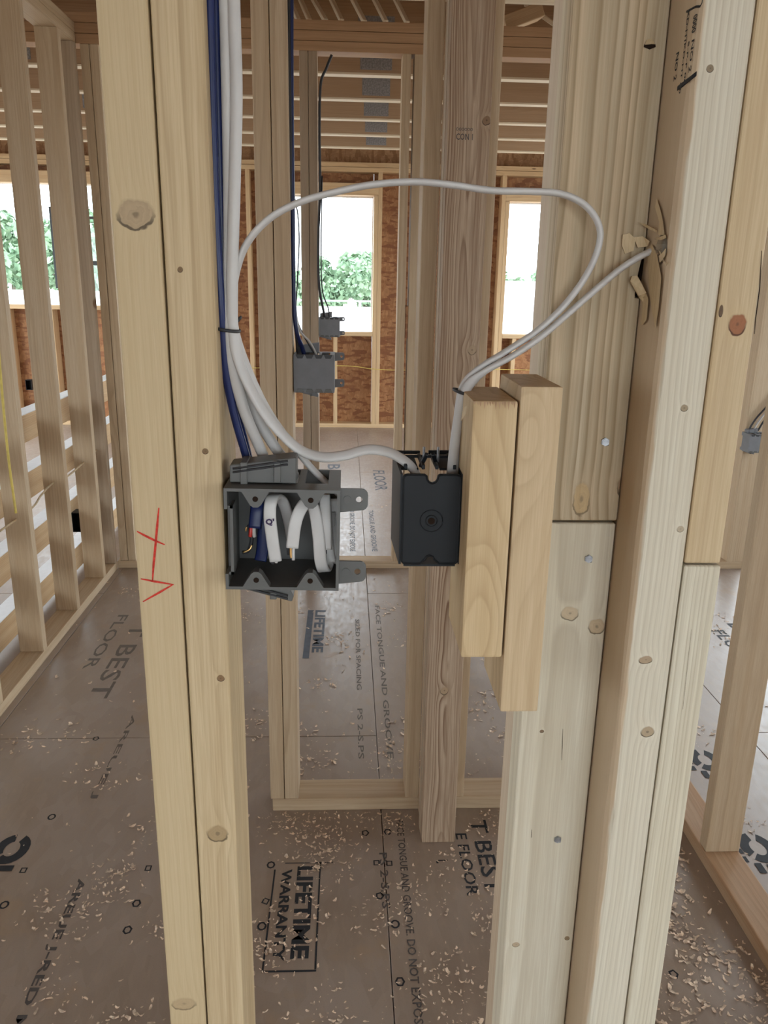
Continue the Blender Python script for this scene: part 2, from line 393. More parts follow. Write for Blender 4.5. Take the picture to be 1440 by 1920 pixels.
# left wall running away from the camera
wl = wall('wall_left', 'open stud wall on the left running away toward the bright windows')
board('bottom_plate', -1.234, -1.145, .9, Y3-.002, 0, H0, M_STUD, wl, 'Y')
for k in range(2): board('top_plate', -1.234, -1.145, -1.0, Y3-.002, H1+k*.04, H1+k*.04+.0385, M_STUD, wl, 'Y')
for y in (1.60, 2.005, 2.41, 2.82, 3.215, 3.60): board('stud', -1.234, -1.145, y, y+.038, H0, H1, M_STUD, wl)
board('stud', -1.234, -1.145, Y3-.042, Y3-.004, H0, H1, M_GREY, wl)  # corner stud's shade is put into a darker lumber colour
# right wall
wr = wall('wall_right', 'open stud wall at the right edge with reddish bottom plate')
M_RPLATE = wood('reddish_plate_lumber', (.46, .31, .20), (.30, .18, .10), (.42, .25, .14))
board('bottom_plate', .912, 1.001, -1.0, 3.2, 0, H0, M_RPLATE, wr, 'Y')
for y in (.86, 1.262, 1.668, 2.074, 2.48, 2.89): board('stud', .914, 1.001, y, y+.038, H0, H1, M_STUD, wr)
for k in range(2): board('top_plate', .912, 1.001, -1.0, 3.2, H1+k*.04, H1+k*.04+.0385, M_STUD, wr, 'Y')
# far exterior wall with window openings
w4 = wall('wall_far', 'exterior wall of reddish strand board between pale studs with window openings')
Y4 = 7.84; YS = Y4+.14
WIN = [(-2.95-.35, -2.27, 1.13, 2.19), (-.64, .240, .925, 2.147), (1.497, 2.42, .925, 2.125)]
for x0, x1 in ((-3.93, -1.28), (-1.275, 1.16), (1.165, 3.23)): board('bottom_plate', x0, x1, Y4, Y4+.138, 0, H0, M_FAR, w4, 'X')
for k in range(2): board('top_plate', -3.93, 3.23, Y4, Y4+.138, H1+k*.041, H1+k*.041+.0385, M_FAR, w4, 'X')
def panel(x0, x1, z0, z1): board('sheathing_panel', x0, x1, YS, YS+.011, z0, z1, M_OSB, w4, bev=.001, seg=1)
edges = [-3.93] + [e for a in WIN for e in a[:2]] + [3.23]
for a, b in zip(edges[::2], edges[1::2]):
    mid = [a] + [q for q in (-3.7, -1.25, 1.19, 3.63) if a+.1 < q < b-.1] + [b]
    for c0, c1 in zip(mid, mid[1:]): panel(c0+.001, c1-.001, 0, 2.42)
for (x0, x1, z0, z1) in WIN:
    panel(x0, x1, 0, z0-.03); panel(x0, x1, z1, 2.42)
    board('window_header', x0-.04, x1+.04, Y4, Y4+.138, z1+.001, z1+.105, M_FAR, w4, 'X')
    board('rough_sill', x0, x1, Y4, Y4+.138, z0-.04, z0-.002, M_FAR, w4, 'X')
    board('sill_wrap', x0, x1, Y4+.03, Y4+.16, z0-.001, z0+.004, M_WRAP_DAYLIGHT, w4, 'X', bev=.0005, seg=1)
    for s in (-1, 1):
        e = x0 if s < 0 else x1
        for k in range(2):
            a = e-.0385*(k+1) if s < 0 else e+.0385*k+.0005
            board('stud', a, a+.0375, Y4, Y4+.138, H0, z1 if k == 0 else H1, M_FAR, w4)
    x = x0+.10
    while x < x1-.15:
        board('cripple_stud', x, x+.0375, Y4, Y4+.138, H0, z0-.041, M_FAR, w4); x += .406
for x in (-3.7, -1.86, -1.45, -1.22, -.93, .66, 1.1, 2.9): board('stud', x, x+.0375, Y4, Y4+.138, H0, H1, M_FAR, w4)
# outer side walls and rear wall; their unseen openings are added for daylight
ws = wall('wall_side', 'strand board exterior walls closing the house at both sides')
def side_wall(X0, gaps):
    """gaps = (y0, y1, z0, z1) unseen openings added to the side wall for daylight"""
    y = -3.6
    for (a, b, z0, z1) in gaps+[(8.05, 8.05, 0, 0)]:
        if a-y > .01: board('sheathing_panel', X0, X0+.011, y, a-.001, 0, 2.46, M_OSB, ws, bev=.001, seg=1)
        if b > a:
            if z0 > .05: board('sheathing_panel', X0, X0+.011, a, b-.001, 0, z0, M_OSB, ws, bev=.001, seg=1)
            board('sheathing_panel', X0, X0+.011, a, b-.001, z1, 2.46, M_OSB, ws, bev=.001, seg=1)
        y = b
side_wall(-3.95, [(-2.8, -1.2, .6, 2.1), (.8, 3.0, .9, 2.1), (4.2, 7.7, .05, 2.30)])  # added openings, sized to brighten the far floor and rooms
side_wall(3.25, [(-2.6, -.6, .4, 2.1), (1.4, 3.0, .9, 2.1), (4.1, 7.7, .05, 2.30)])
board('stud', 3.1, 3.138, 3.2, 3.34, 0, 2.4, M_FAR, ws); board('stud', 3.1, 3.138, 3.7, 3.84, 0, 2.4, M_FAR, ws)
wb = wall('wall_rear', 'exterior wall behind the viewer with one very wide opening added to light the foreground')  # unseen opening, shaped to light the foreground lumber
for (x0, x1, z0, z1) in ((-3.93, -1.2, 0, 2.46), (2.2, 3.23, 0, 2.46), (-1.198, 2.198, 0, .75)): board('sheathing_panel', x0, x1, -3.6, -3.589, z0, z1, M_OSB, wb, bev=.001, seg=1)
board('added_opening_header', -1.2, 2.2, -3.6, -3.46, 2.15, 2.46, M_FAR, wb, 'X')

# ------------------------------------------------------------------ ceiling: joists under the upper deck
ceil = empty('ceiling', (0, 0, 0), 'brown strand board deck above the open ceiling joists', 'ceiling', kind='structure')
for i in range(8):
    for k in range(5):
        a, y = -3.97+i*.905, -3.65+k*2.34
        board('deck_panel', a+.001, a+.904, y+.001, y+2.339, TOP+.305, TOP+.323, M_ROOF, ceil, bev=0, seg=1)
for y in (-3.62, 7.985): board('rim_board', -3.94, 3.25, y, y+.03, TOP-.03, TOP+.304, M_ROOF, ceil, 'X', bev=.001, seg=1)
for x in (-3.97, 3.25): board('rim_board', x, x+.03, -3.58, 7.98, TOP-.03, TOP+.304, M_ROOF, ceil, 'Y', bev=.001, seg=1)
TY = [7.30, 6.68, 6.05, 5.41, 4.78, 4.22, 3.50, 2.89, 2.28, 1.67]
ORD = ['first', 'second', 'third', 'fourth', 'fifth', 'sixth', 'seventh', 'eighth', 'ninth', 'tenth']
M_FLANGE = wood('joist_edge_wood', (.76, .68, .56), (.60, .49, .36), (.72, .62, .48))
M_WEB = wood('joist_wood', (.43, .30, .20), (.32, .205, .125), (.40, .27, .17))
for k, y in enumerate(TY):
    zb = TOP+.001
    t = empty('ceiling_joist', (0, y, zb), f'brown ceiling joist with pale lower edge, {ORD[k]} one in from the far windows', 'joist', 'ceiling joists')
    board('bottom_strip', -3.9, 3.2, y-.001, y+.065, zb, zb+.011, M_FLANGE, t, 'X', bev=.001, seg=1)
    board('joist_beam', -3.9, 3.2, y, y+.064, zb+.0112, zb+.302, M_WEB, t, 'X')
    px_ = px(705, [283, 260, 230, 193, 147, 112, 5, 0, 0, 0][k], Y=y).x
    for x in (px_, px_-1.9):
        link('grey_stencil', boxmesh(.17, .0012, .10, 0, 1, 'pl'), M_PLATE, t, (x, y-.0008, zb+.075))
# slanted bridging slats between the joists over the partition
for k, (a_, b_) in enumerate((((532, -25), (560, 40)), ((553, -25), (581, 40)), ((574, -25), (611, 40)), ((610, -25), (641, 40)), ((649, -25), (684, 42)), ((690, -25), (724, 42)), ((730, -25), (764, 44)))):
    pa, pb = px(*a_, Y=4.20), px(*b_, Y=4.06)
    tag(beam('bridging_slat', pa, pb, .020, .020, M_FLANGE), f'slanted bridging slat above the partition plate, {ORD[k]} from the left', 'bridging', 'bridging slats over the partition')
tag(beam('bridging_slat', px(985, 8, Y=4.2), px(1050, 53, Y=4.08), .02, .02, M_FLANGE), 'slanted bridging slat above the partition plate, right of the post', 'bridging', 'bridging slats over the partition')
p = px(975, 40, Y=3.98)
tag(beam('scrap_block', p+Vector((-.08, 0, -.02)), p+Vector((.09, .03, .05)), .09, .06, M_FAR), 'short scrap of lumber lying on the top plate right of the post', 'lumber')

# ------------------------------------------------------------------ windows
def window(n, x0, x1, z0, z1, bars):
    wn = empty(f'window_{n}', ((x0+x1)/2, Y4+.1, z0), None, None, kind='structure')
    wn['label'] = ['', 'left window with dark bars seen between the left studs', 'middle window looking out on green trees', 'right window beside the wooden post'][n]; wn['category'] = 'window'
    for (a, b, c0, c1) in bars: board('window_bar', a, b, Y4+.09, Y4+.115, c0, c1, M_FRAME, wn, 'Z', bev=.001, seg=1)
    return wn
x0, x1, z0, z1 = WIN[0]
b1 = px(150, 408, Y=Y4+.1).z; b2 = px(150, 493, Y=Y4+.1).z
wn1 = window(1, x0, x1, z0, z1, [(-2.72, x1, b1-.012, b1+.012), (-2.72, x1, b2-.02, b2+.02), (-2.735, -2.70, z0+.15, 2.0), (x1-.02, x1, z0, z1)])
g = NG('window_glass'); gl = g.n('ShaderNodeBsdfTransparent'); gl.inputs[0].default_value = (.93, .97, .96, 1); mx = g.n('ShaderNodeMixShader'); gs = g.n('ShaderNodeBsdfGlossy'); gs.inputs['Roughness'].default_value = .02
mx.inputs[0].default_value = .05; g.t.links.new(gl.outputs[0], mx.inputs[1]); g.t.links.new(gs.outputs[0], mx.inputs[2]); g.t.links.new(mx.outputs[0], g.t.nodes['Material Output'].inputs[0])
board('pane', -2.70, x1-.02, Y4+.10, Y4+.104, z0+.005, z1, g.m, wn1, bev=0, seg=1)
for i in (1, 2):
    x0, x1, z0, z1 = WIN[i]
    wn = window(i+1, x0, x1, z0, z1, [])
    for a, b in ((x0, x0+.012), (x1-.012, x1)): board('jamb_wrap', a, b, Y4+.13, Y4+.155, z0+.005, z1, M_WRAP_DAYLIGHT, wn, bev=.0005, seg=1)
    board('head_wrap', x0+.0125, x1-.0125, Y4+.13, Y4+.155, z1-.012, z1, M_WRAP_DAYLIGHT, wn, 'X', bev=.0005, seg=1)

# ------------------------------------------------------------------ foreground lumber of the near wall
YF = .66
def kn(cx, cz, u, v_, rx, rz, col=(.40, .27, .15), stg=1., Y=YF):
    p = px(u, v_, Y=Y); return (p.x-cx, p.z-cz, rx, rz, col, stg)
def fstud(name, label, x0, x1, y0, y1, z0, z1, matname, cols, knots, seed, cat='stud', **kw):
    cx, cz = (x0+x1)/2, (z0+z1)/2
    mt = wood(matname, *cols, knots=[kn(cx, cz, *k, Y=y0) for k in knots], seed=seed, smallknots=False, **kw)
    return tag(board(name, x0, x1, y0, y1, z0, z1, mt, None, bev=.0028, seg=3, key=matname), label, cat)
ls1 = fstud('stud', 'yellowish double stud, outer left member with big oval knot and red crayon mark', -.1812, -.1443, YF, YF+.089, 0, 2.4, 'left_stud_wood', ((.56, .44, .28), (.45, .33, .19), (.53, .41, .25)),
            [(255, 402, .0150, .0110, (.42, .31, .19), 1.), (345, 1882, .012, .008, (.42, .30, .17), .7)], .21, ring=260., contrast=.34, axis=(.10, .05), warp=.03)
ls2 = fstud('stud', 'tan double stud, inner right member carrying the grey box and cables', -.1428, -.1050, YF+.001, YF+.090, 0, 2.4, 'left_inner_stud_wood', ((.59, .465, .30), (.36, .245, .13), (.53, .40, .24)),
            [(338, 505, .0022, .0024, (.16, .09, .04), 1.), (385, 846, .0026, .0026, (.16, .09, .04), 1.), (414, 1272, .0035, .0035, (.20, .11, .05), 1.), (408, 1563, .0100, .0095, (.36, .25, .13), .9)], .43, ring=150., contrast=.85, axis=(.03, .0), warp=.04, zf=1.6)
king = fstud('stud', 'pale stud with rough waney left edge and printed grade stamp', .2572, .3010, YF, YF+.089, 0, 2.4, 'king_stud_wood', ((.66, .62, .53), (.46, .39, .29), (.63, .575, .47)),
             [(1332, 128, .0028, .0028, (.2, .14, .08), 1.), (1283, 765, .003, .003, (.30, .22, .13), 1.), (1276, 992, .0035, .003, (.36, .27, .17), .8), (1211, 1237, .0062, .0042, (.36, .25, .15), 1.), (1214, 1372, .0066, .0058, (.38, .28, .17), 1.)], .77, ring=200., contrast=.6, axis=(.06, .0), warp=.03, heart=(-.0172, (.47, .345, .22)))
def waney(ob, sx, sy, sz):
    rg = np.random.default_rng(3); n = 90; zs = np.linspace(-sz/2, sz/2, n)
    c1 = np.interp(zs, np.linspace(-sz/2, sz/2, 22), rg.uniform(.0025, .0075, 22)) + rg.normal(0, .0004, n)
    c1 = np.clip(c1*np.where(zs > .35, .55, 1.), .0012, .011)
    vs, fs = [], []
    for z, c in zip(zs, c1):
        vs += [(-sx/2, sy/2, z), (-sx/2, -sy/2+c*1.3, z), (-sx/2+c*.45, -sy/2+c*.45, z), (-sx/2+c*1.15, -sy/2, z), (sx/2-.0025, -sy/2, z), (sx/2, -sy/2+.0025, z), (sx/2, sy/2, z)]
    for i in range(n-1):
        for k in range(7): fs.append((7*i+k, 7*i+(k+1) % 7, 7*i+7+(k+1) % 7, 7*i+7+k))
    fs += [tuple(range(6, -1, -1)), tuple(range(7*n-7, 7*n))]
    me = mesh_from(vs, fs, 'waney_stud'); bm = bmesh.new(); bm.from_mesh(me); bmesh.ops.recalc_face_normals(bm, faces=bm.faces[:]); bm.to_mesh(me); bm.free()
    me.materials.append(ob.data.materials[0]); ob.data = me
waney(king, .3010-.2572, .089, 2.4)
zr = px(1320, 1060, Y=YF).z
rup = fstud('stud', 'honey coloured stud end with one reddish round knot, right of the waney stud', .3025, .3355, YF+.002, YF+.091, zr+.0008, 2.4, 'right_upper_stud_wood', ((.58, .455, .295), (.40, .275, .155), (.54, .40, .235)),
            [(1383, 608, .0075, .0085, (.30, .10, .04), 1.), (1352, 582, .0018, .005, (.08, .04, .02), 1.)], .12, ring=130., contrast=.6, axis=(.05, .02), warp=.035)
rlo = fstud('stud', 'cream jack stud standing under the honey coloured stud end', .3025, .3362, YF+.001, YF+.090, 0, zr-.0008, 'right_lower_stud_wood', ((.66, .615, .51), (.43, .36, .26), (.63, .57, .45)), [], .62, ring=220., contrast=.8, axis=(.06, -.02), warp=.025)
YG = .715; zg = px(1100, 979, Y=YG).z
gup = fstud('stud', 'broad streaky board with torn cable hole, above the horizontal cut', .1782, .2564, YG, YG+.038, zg+.0012, 2.4, 'broad_upper_board_wood', ((.65, .585, .455), (.33, .24, .14), (.53, .41, .28)),
            [(1090, 935, .0085, .016, (.53, .37, .18), .75), (1178, 912, .011, .012, (.36, .24, .14), 1.), (1135, 1000, .001, .001, (.4, .3, .2), .2)], .35, ring=120., contrast=1.1, axis=(-.055, .02), warp=.035)
glo = fstud('stud', 'broad pale board with two soft knots, below the horizontal cut', .1790, .2560, YG+.001, YG+.039, 0, zg-.0012, 'broad_lower_board_wood', ((.67, .625, .525), (.47, .39, .28), (.64, .58, .46)),
            [(1069, 1150, .0085, .0075, (.56, .43, .27), .85), (1119, 1175, .0085, .0085, (.52, .39, .24), .9), (1016, 1371, .0022, .0018, (.18, .1, .05), 1.), (968, 1771, .0045, .0035, (.42, .3, .18), .9), (1063, 1759, .0028, .0028, (.25, .16, .08), 1.)], .55, ring=130., contrast=.6, axis=(.0, .02), warp=.035)
gbk = fstud('stud', 'full height backing stud behind the broad cut boards', .1800, .2560, YG+.040, YG+.078, 0, 2.4, 'backing_stud_wood', ((.58, .47, .36), (.40, .29, .20), (.52, .40, .29)), [], .9)
YB = .6245
ba = tag(board('lumber_block', .0993, .1350, YB, YB+.089, px(900, 1233, Y=YB).z, px(925, 752, Y=YB).z, wood('left_block_wood', (.60, .455, .28), (.43, .29, .15), (.56, .41, .235), seed=.31, ring=90., contrast=.7, axis=(.05, .02), warp=.07, zf=5., smallknots=False, knots=[(0., -.09, .012, .045, (.4, .3, .2), 0, .03)]), bev=.002, seg=2), 'shorter left wooden block with frayed top end holding the black box', 'lumber block')
bb_ = tag(board('lumber_block', .1366, .1702, YB, YB+.089, px(970, 1335, Y=YB).z, px(1010, 725, Y=YB).z, wood('right_block_wood', (.58, .44, .285), (.41, .285, .16), (.55, .41, .25), seed=.66, ring=75., contrast=.75, axis=(.04, .02), warp=.06, zf=4., smallknots=False, knots=[(-.002, .105, .010, .026, (.4, .3, .2), 0, .035)]), bev=.002, seg=2), 'longer right wooden block, reaching lower, against the broad board', 'lumber block')
# post standing in the opening behind the black box
M_POST = wood('streaky_post_wood', (.50, .385, .285), (.19, .105, .06), (.43, .315, .22), knots=[kn(.2444, 1.2, 833, 1302, .010, .011, (.40, .28, .17), 1., Y=1.766), kn(.2444, 1.2, 912, 236, .009, .009, (.22, .13, .07), 1., Y=1.766), kn(.2444, 1.2, 885, 665, .010, .010, (.42, .31, .2), .8, Y=1.766)], seed=.84, ring=250., contrast=1.25, axis=(.005, .03), warp=.045, smallknots=False)
post = empty('post', (.2444, 1.766, 0), 'brown streaky post of three plies standing on the subfloor in the opening', 'post')
for k, (y0, y1, x0, mt) in enumerate(((1.766, 1.8035, .2010, M_POST), (1.8045, 1.842, .1995, M_GREY), (1.843, 1.9045, .2040, M_STUD))):
    board('ply', x0, x0+.087, y0, y1, 0, 2.42, mt, post)

# crayon mark
def face_strip(name, pts, wd, Y, mat, parent, lift=.0004):
    P = [px(u, v_, Y=Y) for u, v_ in pts]; vs, fs = [], []
    for i, p in enumerate(P):
        t = (P[min(i+1, len(P)-1)]-P[max(i-1, 0)]).normalized(); nrm = Vector((-t.z, 0, t.x))*wd/2*(1 if 0 < i < len(P)-1 else .5)
        vs += [p+nrm, p-nrm]
    fs = [(2*i, 2*i+1, 2*i+3, 2*i+2) for i in range(len(P)-1)]
    c = P[0]; me = mesh_from([q-c for q in vs], fs)
    return link(name, me, mat, parent, c-Vector((0, lift, 0)))
for pts in ([(298, 952), (295, 985), (291, 1030), (288, 1060), (286, 1090)], [(257, 996), (270, 1003), (290, 1013), (309, 1021)], [(264, 1085), (290, 1090), (326, 1096)], [(324, 1096), (300, 1110), (268, 1128)]):
    tag(face_strip('crayon_stroke', pts, .0020, YF, M_CRAYON, ls1), 'red crayon line')
# checks in the wood
for par, Y, pts, wd in ((rup, YF+.002, [(1428, 470), (1424, 540), (1416, 600), (1414, 626)], .0009), (glo, YG+.001, [(1055, 1366), (1054, 1400), (1053, 1425)], .0006), (king, YF, [(1296, 1180), (1280, 1330)], .0004), (glo, YG+.001, [(997, 1555), (996, 1570)], .0008)):
    face_strip('crack', pts, wd, Y, M_HOLE, par)
# grade stamps
def side_text(s, u, v_, length, height, X, parent, mat=M_INK):
    p = px(u, v_, X=X-.0004); me = textmesh(s, length, height, .02)
    o = link('grade_stamp', me, mat, parent, p); o.rotation_mode = 'QUATERNION'
    q = Matrix(((0, -0., -1), (0, -1, 0), (-1, 0, 0))).transposed()
    q = Matrix((Vector((0, 0, -1)), Vector((0, -1, 0)), Vector((-1, 0, 0)))).transposed()
    o.rotation_quaternion = q.to_quaternion(); return o
side_text('NO 2', 1268, 100, .020, .0055, .2572, king)
side_text('KD-HT 00', 1283, 82, .035, .003, .2572, king); side_text('S-P-F 00', 1290, 78, .030, .003, .2572, king)
side_text('NO 2', 1297, 76, .022, .005, .2572, king)
side_text('KD-HT', 1289, 22, .022, .004, .2572, king); side_text('0000', 1300, 30, .012, .008, .2572, king)
pA, pB = px(1270, 166, X=.2568), px(1306, 138, X=.2568)
link('grade_stamp', sweep([Vector(), (pB-pA)*.5, pB-pA], .0035, .0004, (0, 0, 1), n=2, ns=6), M_INK, king, pA)
pA, pB = px(1287, 22, X=.2568), px(1316, 6, X=.2568)
link('grade_stamp', sweep([Vector(), (pB-pA)*.6, pB-pA, pB-pA+Vector((0, 0, .02))], .0016, .0004, (0, 0, 1), n=3, ns=6), M_INK, king, pA)
p = px(855, 262, Y=1.7655); o = link('grade_stamp', textmesh('CON 1', .034, .012, .01), M_INKG, post, p, (R(90), 0, 0))
p = px(855, 245, Y=1.7655); o = link('grade_stamp', textmesh('000000', .034, .006, .0), M_INKG, post, p, (R(90), 0, 0))
# nails in the broad boards
for par, u, v_, Y in ((gup, 1134, 828, YG), (glo, 1103, 1047, YG+.001), (glo, 1045, 1573, YG+.001)):
    p = px(u, v_, Y=Y)
    nl = cyl('nail', p+Vector((0, -.0012, 0)), .0040, .003, 'Y', M_STEEL, par, 6, .0006)
    cyl('nail_tip', p+Vector((.0025, -.003, -.001)), .0014, .004, 'Y', M_STEEL, nl, 8)
# divot
face_strip('chipped_notch', [(1207, 86), (1218, 88), (1229, 86)], .004, YG, M_HOLE, gup)
link('chipped_flake', mesh_from([px(1209, 84, Y=YG-.001), px(1228, 82, Y=YG-.001), px(1222, 72, Y=YG-.0045), px(1214, 74, Y=YG-.004)], [(0, 1, 2, 3)]), M_SPLIN, gup)

# drilled hole and splinters where the cable leaves the wall
hole = px(1240, 467, X=.2572)
def cut(objs, p, r, ln, axis):
    bm = bmesh.new(); bmesh.ops.create_cone(bm, cap_ends=True, segments=18, radius1=r, radius2=r, depth=ln)
    me = bpy.data.meshes.new('c'); bm.to_mesh(me); bm.free(); co = bpy.data.objects.new('c', me); COL.objects.link(co); co.location = p; co.rotation_euler = axis
    for ob in objs:
        md = ob.modifiers.new('b', 'BOOLEAN'); md.object = co; md.operation = 'DIFFERENCE'; md.solver = 'EXACT'
        bpy.context.view_layer.update(); dg = bpy.context.evaluated_depsgraph_get()
        nm = bpy.data.meshes.new_from_object(ob.evaluated_get(dg)); ob.modifiers.clear(); ob.data = nm
    bpy.data.objects.remove(co)
cut([gup, king], Vector((hole.x+.004, hole.y, hole.z)), .0125, .075, (0, R(90), 0))
gq = px(1213, 505, Y=YG)
cut([gup], gq+Vector((.004, .001, 0)), .011, .05, (R(12), R(8), 0))
hl = cyl('hole_shade_fill', gq+Vector((.004, .0085, 0)), .0085, .044, 'Z', M_HOLE, gup, 12); hl.rotation_euler = (R(12), R(8), 0)  # near-black core paints the cavity's shadow inside the gouge
link('hole_shade_fill', boxmesh(.002, .02, .022, 0, 1, 'h'), M_HOLE, king, (.2965, hole.y, hole.z))  # dark plate paints the shade deep in the drilled hole
def shard(pts, Y0, thick, par, mat=M_SPLIN):
    """torn splinter: outline (u,v,Y) with real thickness"""
    P = []
    for u, v_, y in pts:
        q = px(u, v_, Y=y)
        if q.x > .2550: q = px(u, v_, X=.2550)
        P.append(q)
    n = len(P); c = sum(P, Vector())/n
    vs = [p-c for p in P]+[p-c+Vector((.0006, thick, 0)) for p in P]
    fs = [tuple(range(n)), tuple(range(2*n-1, n-1, -1))]+[(i, i+n, (i+1) % n+n, (i+1) % n) for i in range(n)]
    return link('splinter', mesh_from(vs, fs), mat, par, c)
shard([(1222, 458, .706), (1214, 480, .703), (1217, 540, .701), (1222, 580, .705), (1229, 616, .711), (1235, 578, .705), (1240, 520, .703), (1232, 478, .704)], .7, .0022, gup)
shard([(1231, 372, .706), (1228, 388, .707), (1236, 415, .709), (1234, 440, .711), (1246, 441, .711), (1243, 415, .708), (1238, 392, .706)], .7, .0018, gup)
shard([(1197, 416, .708), (1212, 421, .706), (1232, 432, .707), (1231, 436, .709), (1210, 426, .709)], .7, .0015, gup)
shard([(1185, 518, .709), (1182, 527, .709), (1198, 555, .706), (1212, 549, .706), (1204, 532, .707), (1195, 517, .708)], .7, .004, gup)
shard([(1198, 556, .707), (1206, 566, .709), (1204, 610, .7145), (1212, 600, .713), (1216, 560, .708), (1210, 548, .707)], .7, .004, gup)
shard([(1228, 448, .704), (1238, 444, .703), (1248, 440, .703), (1249, 446, .705), (1240, 450, .705)], .7, .003, king)
shard([(1236, 480, .704), (1246, 470, .703), (1249, 466, .704), (1247, 480, .706), (1238, 492, .706)], .7, .003, king)
shard([(1168, 440, .7125), (1180, 437, .711), (1192, 448, .711), (1188, 470, .712), (1172, 476, .7135), (1166, 460, .7135)], .7, .003, gup)
shard([(1188, 445, .711), (1205, 443, .708), (1218, 452, .707), (1214, 462, .709), (1196, 464, .711)], .7, .003, gup)
random.seed(11)
for k in range(10):
    u, v_ = random.uniform(1222, 1248), random.uniform(428, 500)
    a = random.uniform(0, 6.28); l = random.uniform(6, 13)
    shard([(u, v_, .704), (u+math.cos(a)*l, v_+math.sin(a)*l, .702), (u+math.cos(a)*l*.5+2, v_+math.sin(a)*l*.5-2, .703)], .7, .001, gup)
# frayed fibres on the block top
random.seed(4)
ztop = px(925, 752, Y=YB).z
for k in range(14):
    x = .1005+k*.0024+random.uniform(-.0006, .0006); l = random.uniform(.002, .007)
    link('frayed_fibre', mesh_from([(-.0009, 0, 0), (.0009, 0, 0), (.0002, -.0012, -l)], [(0, 1, 2)]), M_RPLATE, ba, (x, YB-.0004, ztop-.0005))
pc = [px(868, 765, Y=.62), px(876, 760, Y=.612), px(874, 775, Y=.612), px(864, 790, Y=.62)]
link('frayed_fibre', mesh_from(pc, [(0, 1, 2, 3)]), M_SPLIN, ba)

